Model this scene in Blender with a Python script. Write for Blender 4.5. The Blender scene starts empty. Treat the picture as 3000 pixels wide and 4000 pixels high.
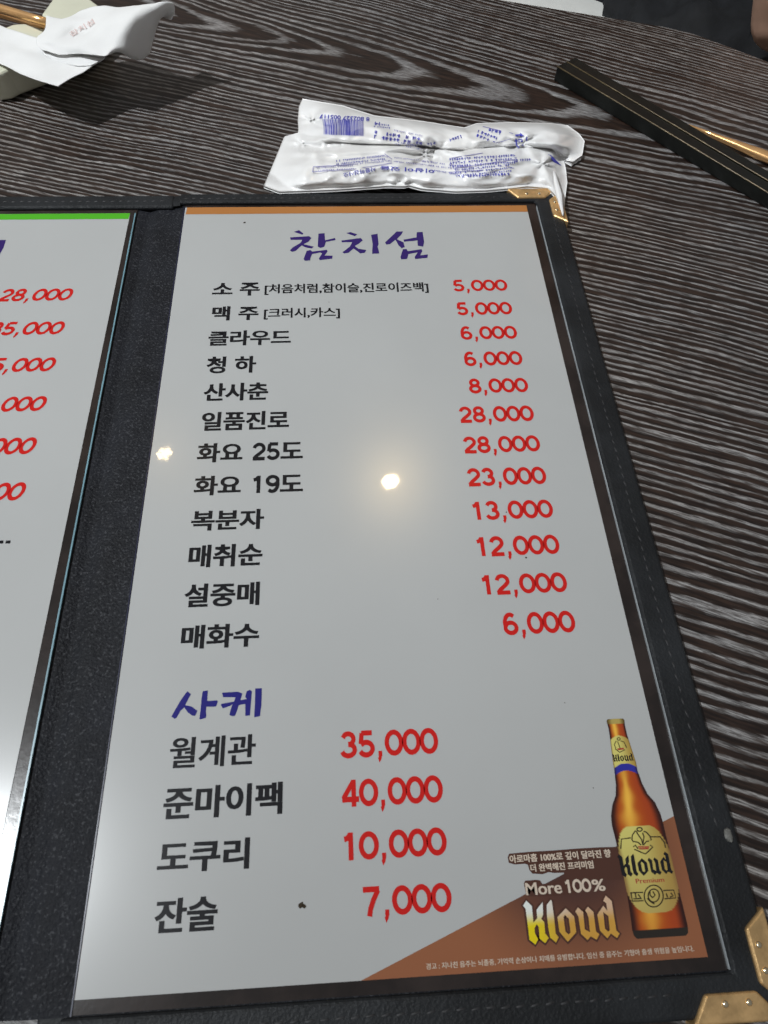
import bpy, bmesh, math, random
from mathutils import Vector, Matrix, noise
from mathutils.bvhtree import BVHTree

random.seed(7)
sc = bpy.context.scene
COL = sc.collection
R = math.radians

# ------------------------------------------------------------------ camera
CAM = Vector((0.0684099, -0.2712478, 0.2028271))
ROT = Matrix(((0.9980670, -0.0532875, 0.0319795),
              (0.0307723, 0.8708134, 0.4906496),
              (-0.0539936, -0.4887171, 0.8707699)))      # world -> camera
FPX = 2630.0
cd = bpy.data.cameras.new('camera')
cam = bpy.data.objects.new('camera', cd)
COL.objects.link(cam)
cam.matrix_world = Matrix.Translation(CAM) @ ROT.transposed().to_4x4()
cd.sensor_fit = 'VERTICAL'
cd.sensor_height = 36.0
cd.sensor_width = 27.0
cd.lens = FPX / 4000.0 * 36.0
cd.clip_start = 0.005
cd.clip_end = 100.0
cd.dof.use_dof = True
cd.dof.focus_distance = 0.30
cd.dof.aperture_fstop = 40.0
sc.camera = cam

# ------------------------------------------------------------------ light
w = bpy.data.worlds.new('World')
sc.world = w
w.use_nodes = True
nt = w.node_tree
bg = nt.nodes['Background']
tc = nt.nodes.new('ShaderNodeTexCoord')
sp = nt.nodes.new('ShaderNodeSeparateXYZ')
rp = nt.nodes.new('ShaderNodeValToRGB')
mr = nt.nodes.new('ShaderNodeMapRange')
mr.inputs[1].default_value = -1.0
mr.inputs[2].default_value = 1.0
nt.links.new(tc.outputs['Generated'], sp.inputs[0])
nt.links.new(sp.outputs[2], mr.inputs[0])
nt.links.new(mr.outputs[0], rp.inputs[0])
els = rp.color_ramp.elements
els[0].position = 0.35
els[0].color = (0.02, 0.018, 0.017, 1)
els[1].position = 1.0
els[1].color = (0.30, 0.31, 0.33, 1)
e = els.new(0.56)
e.color = (0.26, 0.24, 0.22, 1)
e = els.new(0.80)
e.color = (0.24, 0.24, 0.24, 1)
nt.links.new(rp.outputs[0], bg.inputs[0])
bg.inputs[1].default_value = 0.70


def spot(name, loc, aim, power, color, radius, cone, blend):
    d = bpy.data.lights.new(name, 'SPOT')
    d.energy = power
    d.color = color
    d.shadow_soft_size = radius
    d.spot_size = R(cone)
    d.spot_blend = blend
    o = bpy.data.objects.new(name, d)
    COL.objects.link(o)
    o.location = loc
    o.rotation_euler = (Vector(aim) - Vector(loc)).to_track_quat('-Z', 'Y').to_euler()
    return o


spot('key_lamp', (-0.84, -0.205, 1.604), (-0.005, 0.115, 0.0), 103, (0.95, 0.98, 1.0), 0.028, 39, 1.0)


def cluster(loc, power, n=7, r=0.0075, ring=0.0175, color=(1.0, 0.75, 0.40)):
    # ceiling downlight made of seven small diodes
    for k in range(n):
        d = bpy.data.lights.new('downlight_diode', 'POINT')
        d.energy = power
        d.color = color
        d.shadow_soft_size = r
        o = bpy.data.objects.new('downlight_diode', d)
        COL.objects.link(o)
        a = k * math.pi / 3
        rr = 0 if k == 6 else ring
        o.location = (loc[0] + rr * math.cos(a), loc[1] + rr * math.sin(a), loc[2])


cluster((0.2022, 0.7862, 1.504), 0.65)
cluster((-0.4776, 0.9041, 1.504), 0.16)
cluster((-0.84, -0.205, 1.604), 4.2, color=(0.88, 0.96, 1.0))  # added fill at the key lamp, for its stray light and glare

sc.view_settings.view_transform = 'Standard'
sc.view_settings.look = 'None'
sc.view_settings.exposure = 0.0
sc.view_settings.gamma = 1.0
sc.view_settings.use_curve_mapping = False
sc.cycles.max_bounces = 6


# ------------------------------------------------------------------ helpers
def at(x, y, z=0.004):
    """point of the place seen at photo pixel x, y (3000 x 4000) at height z"""
    d = ROT.transposed() @ Vector(((x - 1500) / FPX, -(y - 2000) / FPX, -1.0))
    return CAM + d * ((z - CAM.z) / d.z)


def raydir(x, y):
    return (ROT.transposed() @ Vector(((x - 1500) / FPX, -(y - 2000) / FPX, -1.0))).normalized()


def tag(o, label=None, cat=None, group=None, kind=None):
    if label: o['label'] = label
    if cat: o['category'] = cat
    if group: o['group'] = group
    if kind: o['kind'] = kind
    return o


def empty(name, loc):
    o = bpy.data.objects.new(name, None)
    COL.objects.link(o)
    o.location = loc
    o.empty_display_size = 0.02
    return o


def rootloc(p):
    v = Vector((0, 0, 0))
    while p:
        v += p.location
        p = p.parent
    return v


def mesh_obj(name, verts, faces, mat, parent=None, smooth=False, loc=None):
    """verts are in world space; loc is the origin of a top-level mesh"""
    off = rootloc(parent) if parent else Vector(loc or (0, 0, 0))
    me = bpy.data.meshes.new(name)
    me.from_pydata([Vector(v) - off for v in verts], [], faces)
    me.materials.append(mat)
    if smooth:
        me.polygons.foreach_set('use_smooth', [True] * len(me.polygons))
    me.update()
    o = bpy.data.objects.new(name, me)
    COL.objects.link(o)
    if parent:
        o.parent = parent
    else:
        o.location = off
    return o


def bm_obj(name, bm, mat, parent=None, smooth=False, loc=None):
    off = rootloc(parent) if parent else Vector(loc or (0, 0, 0))
    bmesh.ops.translate(bm, verts=bm.verts, vec=-off)
    bmesh.ops.recalc_face_normals(bm, faces=bm.faces)
    me = bpy.data.meshes.new(name)
    bm.to_mesh(me)
    bm.free()
    me.materials.append(mat)
    if smooth:
        me.polygons.foreach_set('use_smooth', [True] * len(me.polygons))
    o = bpy.data.objects.new(name, me)
    COL.objects.link(o)
    if parent:
        o.parent = parent
    else:
        o.location = off
    return o


def prism(bm, pts, z0, z1):
    """closed prism over a polygon (list of xy)"""
    lo = [bm.verts.new((p[0], p[1], z0)) for p in pts]
    hi = [bm.verts.new((p[0], p[1], z1)) for p in pts]
    n = len(pts)
    bm.faces.new(hi)
    bm.faces.new(list(reversed(lo)))
    for i in range(n):
        bm.faces.new((lo[i], lo[(i + 1) % n], hi[(i + 1) % n], hi[i]))


def box(bm, x0, x1, y0, y1, z0, z1):
    prism(bm, [(x0, y0), (x1, y0), (x1, y1), (x0, y1)], z0, z1)


def bevel(bm, w_, seg=2, limit=None):
    bmesh.ops.recalc_face_normals(bm, faces=bm.faces)
    ed = [e_ for e_ in bm.edges if len(e_.link_faces) == 2 and e_.calc_face_angle(0) > 0.5]
    bmesh.ops.bevel(bm, geom=ed, offset=w_, segments=seg, profile=0.5, affect='EDGES')


def grid_mesh(P):
    """P[i][j] points -> verts, faces"""
    n, m = len(P), len(P[0])
    v = [p for row in P for p in row]
    f = [(i * m + j, (i + 1) * m + j, (i + 1) * m + j + 1, i * m + j + 1) for i in range(n - 1) for j in range(m - 1)]
    return v, f


def crom(ps, t):
    """Catmull-Rom through a list of tuples, t in 0..1"""
    n = len(ps) - 1
    x = min(max(t, 0), 1) * n
    i = min(int(x), n - 1)
    f = x - i
    g = lambda k: ps[min(max(k, 0), n)]
    out = []
    for a, b, c, d in zip(g(i - 1), g(i), g(i + 1), g(i + 2)):
        out.append(0.5 * (2 * b + (c - a) * f + (2 * a - 5 * b + 4 * c - d) * f * f + (3 * b - a - 3 * c + d) * f ** 3))
    return tuple(out)


def lerp_poly(ps, t):
    L = [0]
    for a, b in zip(ps, ps[1:]):
        L.append(L[-1] + math.dist(a, b))
    s = t * L[-1]
    for i in range(len(ps) - 1):
        if s <= L[i + 1] or i == len(ps) - 2:
            f = (s - L[i]) / max(L[i + 1] - L[i], 1e-9)
            return tuple(a + (b - a) * f for a, b in zip(ps[i], ps[i + 1]))


def smooth01(a, b, x):
    t = min(max((x - a) / (b - a), 0), 1)
    return t * t * (3 - 2 * t)


# ------------------------------------------------------------------ materials
class NT:
    def __init__(self, name):
        self.m = bpy.data.materials.new(name)
        self.m.use_nodes = True
        self.t = self.m.node_tree
        self.b = self.t.nodes['Principled BSDF']

    def n(self, typ, **kw):
        x = self.t.nodes.new(typ)
        for k, v in kw.items():
            setattr(x, k, v)
        return x

    def link(self, a, b):
        self.t.links.new(a, b)

    def val(self, sock, v):
        if isinstance(v, (int, float)):
            sock.default_value = v
        elif isinstance(v, tuple):
            sock.default_value = v
        else:
            self.link(v, sock)

    def math(self, op, a, b=None, c=None, clamp=False):
        x = self.n('ShaderNodeMath', operation=op, use_clamp=clamp)
        self.val(x.inputs[0], a)
        if b is not None: self.val(x.inputs[1], b)
        if c is not None: self.val(x.inputs[2], c)
        return x.outputs[0]

    def noise(self, vec, scale, detail=3, rough=0.5):
        x = self.n('ShaderNodeTexNoise')
        x.inputs['Scale'].default_value = scale
        x.inputs['Detail'].default_value = detail
        x.inputs['Roughness'].default_value = rough
        if vec is not None: self.link(vec, x.inputs['Vector'])
        return x.outputs[0]

    def combine(self, a, b, c):
        x = self.n('ShaderNodeCombineXYZ')
        for i, v in enumerate((a, b, c)):
            self.val(x.inputs[i], v)
        return x.outputs[0]

    def smooth(self, v, a, b):
        x = self.n('ShaderNodeMapRange', interpolation_type='SMOOTHSTEP')
        self.val(x.inputs[0], v)
        x.inputs[1].default_value = a
        x.inputs[2].default_value = b
        return x.outputs[0]

    def mix(self, f, a, b):
        x = self.n('ShaderNodeMix', data_type='RGBA')
        self.val(x.inputs[0], f)
        self.val(x.inputs[6], a)
        self.val(x.inputs[7], b)
        return x.outputs[2]

    def obj(self):
        return self.n('ShaderNodeTexCoord').outputs['Object']

    def bump(self, h, strength, dist, coat=False):
        x = self.n('ShaderNodeBump')
        x.inputs['Strength'].default_value = strength
        x.inputs['Distance'].default_value = dist
        self.link(h, x.inputs['Height'])
        self.link(x.outputs[0], self.b.inputs['Coat Normal' if coat else 'Normal'])
        return x


def rgb(r, g, b):
    return (r, g, b, 1.0)


def s2l(r, g, b):
    f = lambda c: (c / 255 / 12.92) if c <= 10 else ((c / 255 + 0.055) / 1.055) ** 2.4
    return (f(r), f(g), f(b), 1.0)


def simple(name, col, rough=0.5, metal=0.0, spec=0.5, var=0.0, vscale=80.0, bump=0.0, bscale=900.0, coat=0.0):
    k = NT(name)
    k.b.inputs['Roughness'].default_value = rough
    k.b.inputs['Metallic'].default_value = metal
    k.b.inputs['Specular IOR Level'].default_value = spec
    k.b.inputs['Coat Weight'].default_value = coat
    k.b.inputs['Coat Roughness'].default_value = 0.06
    co = k.obj()
    nz = k.noise(co, vscale, 4, 0.6)
    f = k.smooth(nz, 0.3, 0.7)
    a = tuple(c * (1 - var) for c in col[:3]) + (1,)
    b = tuple(min(c * (1 + var), 1) for c in col[:3]) + (1,)
    k.link(k.mix(f, a, b), k.b.inputs['Base Color'])
    if bump:
        k.bump(k.noise(co, bscale, 3, 0.6), bump, 0.0004)
    return k.m


def film_print(name, col, colattr=False, spec=0.26):
    """ink or paper lying under the glossy clear sleeve"""
    k = NT(name)
    k.b.inputs['Roughness'].default_value = 0.21
    k.b.inputs['Specular IOR Level'].default_value = spec
    k.b.inputs['Coat Weight'].default_value = 0.6
    k.b.inputs['Coat Roughness'].default_value = 0.03
    k.b.inputs['Coat IOR'].default_value = 1.45
    co = k.obj()
    if colattr:
        at_ = k.n('ShaderNodeVertexColor', layer_name='print')
        k.link(at_.outputs[0], k.b.inputs['Base Color'])
    else:
        nz = k.noise(co, 14, 4, 0.6)
        a = tuple(c * 0.96 for c in col[:3]) + (1,)
        k.link(k.mix(k.smooth(nz, 0.3, 0.7), a, col), k.b.inputs['Base Color'])
    # slight cockle and fine scratches of the plastic film
    h = k.math('ADD', k.noise(co, 26, 2, 0.5), k.math('MULTIPLY', k.noise(co, 420, 2, 0.5), 0.02))
    k.bump(h, 0.06, 0.002, coat=True)
    return k.m


def table_mat():
    k = NT('dark_oak_laminate')
    co = k.obj()
    s_ = k.n('ShaderNodeSeparateXYZ')
    k.link(co, s_.inputs[0])
    X, Y = s_.outputs[0], s_.outputs[1]
    ux, uy = 0.915, -0.403                     # grain direction
    ox, oy = 0.105, 0.122                      # a point on the heart line
    dx = k.math('SUBTRACT', X, ox)
    dy = k.math('SUBTRACT', Y, oy)
    u = k.math('ADD', k.math('MULTIPLY', dx, ux), k.math('MULTIPLY', dy, uy))
    v = k.math('ADD', k.math('MULTIPLY', dx, -uy), k.math('MULTIPLY', dy, ux))
    # slow wander of the grain
    wv = k.combine(k.math('MULTIPLY', u, 5.0), k.math('MULTIPLY', v, 9.0), 0.0)
    wander = k.math('SUBTRACT', k.noise(wv, 1.0, 2, 0.5), 0.5)
    wv2 = k.combine(k.math('MULTIPLY', u, 28.0), k.math('MULTIPLY', v, 60.0), 3.0)
    wander2 = k.math('SUBTRACT', k.noise(wv2, 1.0, 2, 0.5), 0.5)
    v2 = k.math('ADD', v, k.math('MULTIPLY', wander, 0.020))
    rad = k.math('SQRT', k.math('ADD', k.math('MULTIPLY', v2, v2), 0.026 ** 2))
    g = k.math('ADD', k.math('MULTIPLY', k.math('SUBTRACT', rad, k.math('MULTIPLY', k.math('POWER', k.math('MAXIMUM', k.math('SUBTRACT', rad, 0.15), 0.0), 2.0), 0.9)), 320.0), k.math('MULTIPLY', u, 22.0))
    g = k.math('ADD', g, k.math('MULTIPLY', wander2, 0.75))
    # uneven year-ring widths
    oneD = k.combine(k.math('MULTIPLY', g, 0.23), 0.5, 0.5)
    g = k.math('ADD', g, k.math('MULTIPLY', k.noise(oneD, 1.0, 2, 0.5), 3.6))
    # ragged fibre edge
    fv = k.combine(k.math('MULTIPLY', u, 170.0), k.math('MULTIPLY', v, 1900.0), 0.0)
    fib = k.noise(fv, 1.0, 3, 0.65)
    fv2 = k.combine(k.math('MULTIPLY', u, 60.0), k.math('MULTIPLY', v, 700.0), 7.0)
    fib2 = k.noise(fv2, 1.0, 3, 0.6)
    g = k.math('ADD', g, k.math('MULTIPLY', k.math('SUBTRACT', fib2, 0.5), 0.62))
    fr = k.math('FRACT', g)
    duty = k.math('MULTIPLY', k.math('SUBTRACT', k.noise(k.combine(k.math('MULTIPLY', u, 7.0), k.math('MULTIPLY', v, 16.0), 5.0), 1.0, 2, 0.5), 0.5), 0.40)
    fr = k.math('ADD', fr, duty)
    rise = k.smooth(fr, 0.44, 0.58)
    fall = k.math('SUBTRACT', 1.0, k.smooth(fr, 0.74, 0.98))
    line = k.math('MULTIPLY', rise, fall)
    fv3 = k.combine(k.math('MULTIPLY', u, 110.0), k.math('MULTIPLY', v, 3600.0), 2.0)
    streak = k.math('MULTIPLY', k.smooth(fib, 0.36, 0.58), k.math('ADD', 0.35, k.math('MULTIPLY', k.smooth(k.noise(fv3, 1.0, 2, 0.5), 0.38, 0.58), 0.65)))
    line = k.math('MULTIPLY', line, k.math('ADD', 0.16, k.math('MULTIPLY', streak, 0.84)))
    # single rings fade out and come back
    pv = k.combine(k.math('MULTIPLY', u, 16.0), k.math('MULTIPLY', k.math('FLOOR', g), 3.7), 1.0)
    line = k.math('MULTIPLY', line, k.math('ADD', 0.62, k.math('MULTIPLY', k.smooth(k.noise(pv, 1.0, 2, 0.5), 0.35, 0.6), 0.38)))
    line = k.math('ADD', line, k.math('MULTIPLY', k.smooth(fib, 0.60, 0.80), 0.10), clamp=True)
    dark = k.mix(k.smooth(fib2, 0.35, 0.7), s2l(25, 17, 14), s2l(52, 38, 31))
    tint = k.mix(k.noise(co, 9, 2, 0.5), s2l(158, 162, 167), s2l(168, 160, 153))
    k.link(k.mix(line, dark, tint), k.b.inputs['Base Color'])
    k.b.inputs['Roughness'].default_value = 0.36
    k.b.inputs['Specular IOR Level'].default_value = 0.45
    k.bump(k.math('ADD', line, k.math('MULTIPLY', fib, 0.5)), 0.22, 0.0005)
    return k.m


def leather(name, col=(0.017, 0.018, 0.021), bscale=650.0, strength=0.55, rough=0.42, sparkle=False):
    k = NT(name)
    co = k.obj()
    vo = k.n('ShaderNodeTexVoronoi', feature='F1')
    vo.inputs['Scale'].default_value = bscale
    k.link(co, vo.inputs['Vector'])
    nz = k.noise(co, bscale * 1.7, 3, 0.65)
    h = k.math('ADD', k.math('MULTIPLY', vo.outputs['Distance'], 0.8), nz)
    k.bump(h, strength, 0.0006)
    big = k.noise(co, 45, 3, 0.6)
    a = tuple(c * 0.7 for c in col) + (1,)
    b = tuple(c * 1.35 for c in col) + (1,)
    base = k.mix(k.smooth(big, 0.3, 0.7), a, b)
    if sparkle:
        pk = k.smooth(k.noise(co, 1250, 2, 0.5), 0.54, 0.74)
        base = k.mix(k.math('MULTIPLY', pk, 0.26), base, rgb(0.16, 0.165, 0.18))  # glints of the coarse grain painted in as pale specks
    k.link(base, k.b.inputs['Base Color'])
    k.b.inputs['Roughness'].default_value = rough
    k.b.inputs['Specular IOR Level'].default_value = 0.22
    return k.m


M_TABLE = table_mat()
M_LEATHER = leather('black_grained_leatherette', (0.015, 0.0165, 0.0185), 1100, 0.28, 0.5)
M_INNER = leather('coarse_black_lining', (0.008, 0.009, 0.0125), 1000, 0.45, 0.6, sparkle=True)
M_THREAD = simple('black_thread', rgb(0.016, 0.016, 0.018), 0.6, var=0.5, vscale=700)
M_PAPER = film_print('sleeved_white_paper', rgb(0.440, 0.448, 0.445), spec=0.55)
M_INK = film_print('black_ink', rgb(0.008, 0.008, 0.010))
M_RED = film_print('red_ink', rgb(0.54, 0.010, 0.007))
M_VIOLET = film_print('violet_ink', rgb(0.030, 0.012, 0.13))
M_BLUE = film_print('blue_ink', rgb(0.016, 0.014, 0.17))
M_ORANGE = film_print('orange_brown_ink', rgb(0.42, 0.17, 0.045))
M_GREEN = film_print('green_ink', rgb(0.075, 0.42, 0.015))
M_PRINT = film_print('colour_print', rgb(1, 1, 1), colattr=True)
M_PALEINK = film_print('pale_ink', rgb(0.62, 0.52, 0.42))
M_BROWNINK = film_print('dark_brown_ink', rgb(0.075, 0.030, 0.020))
M_LABELRED = film_print('label_red_ink', rgb(0.36, 0.03, 0.03))
M_LABELDARK = film_print('label_dark_ink', rgb(0.035, 0.024, 0.012))
M_FILM = simple('clear_sleeve_over_lining', rgb(0.020, 0.014, 0.012), 0.2, spec=0.4, var=0.45, vscale=55, bump=0.05, bscale=500, coat=0.3)
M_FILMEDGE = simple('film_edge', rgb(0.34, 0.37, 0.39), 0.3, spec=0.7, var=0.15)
M_FILMBLUE = simple('film_edge_bluish', rgb(0.16, 0.30, 0.36), 0.3, spec=0.7, var=0.15)
M_BRASS = simple('brassed_metal', rgb(0.80, 0.52, 0.24), 0.36, metal=0.75, var=0.22, vscale=170, bump=0.25, bscale=900)
M_RIVET = simple('bright_rivet', rgb(0.85, 0.72, 0.50), 0.22, metal=1.0, var=0.1)
M_PLASTIC = None


def packet_mat():
    k = NT('white_packet_film')
    k.b.inputs['Base Color'].default_value = rgb(0.74, 0.74, 0.73)
    k.b.inputs['Roughness'].default_value = 0.30
    k.b.inputs['Specular IOR Level'].default_value = 0.5
    k.b.inputs['Coat Weight'].default_value = 0.4
    k.b.inputs['Coat Roughness'].default_value = 0.15
    co = k.obj()
    nz = k.noise(co, 30, 4, 0.6)
    k.link(k.mix(k.smooth(nz, 0.3, 0.7), rgb(0.82, 0.81, 0.795), rgb(0.86, 0.86, 0.86)), k.b.inputs['Base Color'])
    k.bump(k.noise(co, 90, 3, 0.5), 0.25, 0.0012)
    return k.m


M_PLASTIC = packet_mat()
M_PKINK = simple('packet_blue_ink', rgb(0.055, 0.060, 0.44), 0.35, var=0.15)
M_PKINK2 = simple('packet_pale_violet_ink', rgb(0.24, 0.23, 0.50), 0.35, var=0.15)
M_NAPKIN = simple('soft_white_napkin', rgb(0.74, 0.74, 0.735), 0.85, spec=0.2, var=0.02, vscale=60, bump=0.25, bscale=1500)
M_NAPPRINT = simple('faded_red_print', rgb(0.66, 0.52, 0.50), 0.85, spec=0.2, var=0.1)
M_CERAMIC = simple('cream_glazed_ceramic', rgb(0.68, 0.68, 0.54), 0.12, var=0.05, vscale=25, coat=0.6)
M_LACQUER = simple('black_lacquer', rgb(0.006, 0.007, 0.006), 0.34, spec=0.35, var=0.3, vscale=120, bump=0.12, bscale=1100)
M_EDGEGLINT = simple('lacquer_edge_glint', rgb(0.12, 0.09, 0.05), 0.35, metal=0.3, var=0.3, vscale=200)  # colour of the painted highlight on the chopstick edges
M_COPPER = simple('copper_tinted_metal', rgb(0.86, 0.50, 0.22), 0.22, metal=0.7, var=0.12, vscale=90)
M_SHIRT = simple('black_cotton', rgb(0.018, 0.020, 0.024), 0.9, spec=0.25, var=0.35, vscale=70, bump=0.5, bscale=1200)
M_SKIN = simple('skin', rgb(0.76, 0.47, 0.34), 0.5, spec=0.35, var=0.07, vscale=40)
M_HAIR = simple('black_hair', rgb(0.012, 0.010, 0.009), 0.5, var=0.3, vscale=200, bump=0.6, bscale=500)
M_SEAT = simple('white_vinyl', rgb(0.88, 0.88, 0.84), 0.45, var=0.03)
M_FLOOR = simple('dark_floor', rgb(0.06, 0.05, 0.045), 0.5, var=0.3, vscale=3)
M_TROUSERS = simple('dark_denim', rgb(0.008, 0.009, 0.011), 0.85, var=0.3, vscale=90)

# ------------------------------------------------------------------ setting
EDGE_A = Vector((0.1786, 0.1995))
ED = Vector((0.9526, -0.3042))
fl = mesh_obj('floor', [(-3, -3, -0.74), (3, -3, -0.74), (3, 3, -0.74), (-3, 3, -0.74)], [(0, 1, 2, 3)], M_FLOOR)
tag(fl, kind='structure')
bm = bmesh.new()
a = EDGE_A - ED * 0.75
nrm = Vector((-0.3042, -0.9526))
corner = [(0.2665, 0.1714), (0.2825, 0.1640), (0.3005, 0.1490), (0.3180, 0.1335), (0.3330, 0.1160), (0.3440, 0.0960), (0.3490, 0.0740), (0.3470, 0.0500)]
e1 = Vector(corner[-1]) + nrm * 0.75
prism(bm, [(a.x, a.y), (a.x + nrm.x * 0.8, a.y + nrm.y * 0.8), (e1.x, e1.y)] + list(reversed(corner)), -0.032, 0.0)
bevel(bm, 0.0025, 2)
tb = bm_obj('table_top', bm, M_TABLE)
tag(tb, kind='structure')

# ------------------------------------------------------------------ menu book
ZP = 0.0040                  # page height
menu = empty('menu_book', (0.0, -0.147, 0.0))
tag(menu, 'open black leatherette menu with sleeved price pages, stitched border and brass corners', 'menu')


def board(x0, x1, y0, y1, name='cover_board'):
    bm = bmesh.new()
    box(bm, x0, x1, y0, y1, 0.0004, 0.0032)
    bevel(bm, 0.0008, 2)
    o = bm_obj(name, bm, M_LEATHER, menu, smooth=False)
    return o


def border(x0, x1, y0, y1, bw, open_left):
    """raised leather frame on three sides; open towards the spine"""
    bm = bmesh.new()
    z0, z1 = 0.0030, 0.0053
    tw, rw, lw = bw
    if open_left:
        pts = [(x0, y1), (x1, y1), (x1, y0), (x0, y0), (x0, y0 + lw), (x1 - rw, y0 + lw), (x1 - rw, y1 - tw), (x0, y1 - tw)]
    else:
        pts = [(x1, y1), (x0, y1), (x0, y0), (x1, y0), (x1, y0 + lw), (x0 + rw, y0 + lw), (x0 + rw, y1 - tw), (x1, y1 - tw)]
    prism(bm, pts, z0, z1)
    bevel(bm, 0.0011, 3)
    return bm_obj('border', bm, M_LEATHER, menu, smooth=False)


XR, YT, YB = 0.1706, 0.0082, -0.3025
board(-0.0085, XR - 0.0004, YB + 0.0004, YT - 0.0004)
board(-0.2040, -0.0235, YB - 0.0016, YT - 0.0014)
bR = border(-0.0028, XR, YB, YT, (0.0063, 0.0110, 0.0090), True)
bL = border(-0.2044, -0.0050, YB - 0.002, YT - 0.001, (0.0083, 0.0110, 0.0090), False)

# lining: one continuous sheet with the hinge valleys
P = []
xs = [-0.1935 + i * (0.1935 + 0.1598) / 220 for i in range(221)]
for x in xs:
    d = abs(x + 0.0160)
    z = 0.0034 - 0.0012 * math.exp(-(d / 0.0022) ** 2) + 0.0002 * math.exp(-((x + 0.0098) / 0.003) ** 2)
    P.append([(x, YT - 0.0063 - i * (YT - YB - 0.0153) / 40, z) for i in range(41)])
v, f = grid_mesh(P)
mesh_obj('lining', v, f, M_INNER, menu, smooth=True)
# spine wrap that bridges the two boards at the head and foot
for ya, yb in ((YT - 0.0009, YT - 0.0078), (YB + 0.0080, YB + 0.0002)):
    P = []
    for i in range(15):
        x = -0.0058 + 0.0036 * i / 14
        P.append([(x, ya + (yb - ya) * j / 8 - 0.0006 * (1 - i / 14), 0.0047 + 0.0003 * math.sin(math.pi * j / 8)) for j in range(9)])
    v, f = grid_mesh(P)
    mesh_obj('spine_wrap', v, f, M_LEATHER, menu, smooth=True)


def stitches(bm, p, q, z, step=0.0036):
    p, q = Vector(p), Vector(q)
    n = int((q - p).length / step)
    d = (q - p).normalized()
    nn = Vector((-d.y, d.x))
    for i in range(n):
        c = p + d * (i + 0.5) * step + nn * random.uniform(-0.00012, 0.00012)
        dd = (d + nn * random.uniform(0.05, 0.22)).normalized()
        l, wd = 0.00135, 0.00035
        n2 = Vector((-dd.y, dd.x))
        pr = []
        for s_, wk, zz in ((-1.15, 0.5, -0.0003), (-0.7, 1, 0.00015), (0, 1, 0.00032), (0.7, 1, 0.00015), (1.15, 0.5, -0.0003)):
            b_ = c + dd * l * s_
            pr.append([bm.verts.new((b_.x - n2.x * wd * wk, b_.y - n2.y * wd * wk, z - 0.0001 + min(zz, 0))),
                       bm.verts.new((b_.x, b_.y, z + zz)),
                       bm.verts.new((b_.x + n2.x * wd * wk, b_.y + n2.y * wd * wk, z - 0.0001 + min(zz, 0)))])
        for a_, b_ in zip(pr, pr[1:]):
            bm.faces.new((a_[0], b_[0], b_[1], a_[1]))
            bm.faces.new((a_[1], b_[1], b_[2], a_[2]))


for brd, segs in ((bR, [((-0.0015, 0.0046), (0.1625, 0.0046)), ((0.1655, 0.001), (0.1655, -0.262)), ((0.0, -0.2972), (0.146, -0.2972))]),
                  (bL, [((-0.192, 0.0030), (-0.0062, 0.0030)), ((-0.192, -0.2992), (-0.0062, -0.2992)), ((-0.199, 0.0), (-0.199, -0.29))])):
    bm = bmesh.new()
    for p, q in segs:
        stitches(bm, p, q, 0.0053)
    bm_obj('stitching', bm, M_THREAD, brd, smooth=True)
    # shallow seam groove pressed beside the thread: a slim dark cord line
# frayed thread end stuck in the right border
bm = bmesh.new()
c = at(2846, 3262, 0.0056)
bmesh.ops.create_uvsphere(bm, u_segments=10, v_segments=6, radius=0.0012, matrix=Matrix.Translation(c) @ Matrix.Diagonal((0.9, 1.5, 0.5, 1)))
for vv in bm.verts:
    vv.co += Vector((noise.noise(vv.co * 2500), noise.noise(vv.co * 2500 + Vector((5, 1, 2))), 0)) * 0.0005
bm_obj('thread_knot', bm, simple('pale_thread', rgb(0.16, 0.16, 0.15), 0.7, var=0.4, vscale=600), bR, smooth=True)

# pages
PW, PH = 0.155, 0.2902
pg = mesh_obj('menu_page', [(0, -PH, ZP), (PW, -PH, ZP), (PW, 0, ZP), (0, 0, ZP)], [(0, 1, 2, 3)], M_PAPER, menu)
tag(pg, 'drinks page with black item names and red prices')
LX = -0.0242
pl = mesh_obj('menu_page', [(LX - 0.155, -PH - 0.004, ZP), (LX - 0.0008, -PH - 0.004, ZP), (LX + 0.0004, -0.0036, ZP), (LX - 0.155, -0.0036, ZP)], [(0, 1, 2, 3)], M_PAPER, menu)
tag(pl, 'facing page with a green top strip and slanted red prices')


def frame(name, x0, x1, y0, y1, hx0, hx1, hy0, hy1, z, mat, parent):
    vs = [(x0, y0, z), (x1, y0, z), (x1, y1, z), (x0, y1, z), (hx0, hy0, z), (hx1, hy0, z), (hx1, hy1, z), (hx0, hy1, z)]
    fs = [(0, 1, 5, 4), (1, 2, 6, 5), (2, 3, 7, 6), (3, 0, 4, 7)]
    return mesh_obj(name, vs, fs, mat, parent)


slv = frame('clear_sleeve', -0.0003, 0.1594, -0.2932, 0.0016, 0.0002, PW - 0.0002, -PH + 0.0002, -0.0002, ZP - 0.00015, M_FILM, menu)
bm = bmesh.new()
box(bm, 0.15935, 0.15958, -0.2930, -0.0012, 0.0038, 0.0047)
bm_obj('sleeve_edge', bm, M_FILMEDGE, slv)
bm = bmesh.new()
box(bm, -0.00055, -0.0002, -0.2934, 0.0, 0.0037, 0.0041)
bm_obj('sleeve_edge', bm, simple('film_edge_dark', rgb(0.02, 0.022, 0.05), 0.25), slv)
slv2 = frame('clear_sleeve', LX - 0.159, -0.0209, -0.2975, -0.0012, LX - 0.1548, LX - 0.0007, -PH - 0.0038, -0.0038, ZP - 0.00015, M_FILM, menu)
bm = bmesh.new()
prism(bm, [(-0.0211, -0.2975), (-0.0206, -0.2975), (-0.0212, -0.004), (-0.0217, -0.004)], 0.0038, 0.0044)
bm_obj('sleeve_edge', bm, M_FILMBLUE, slv2)

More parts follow.
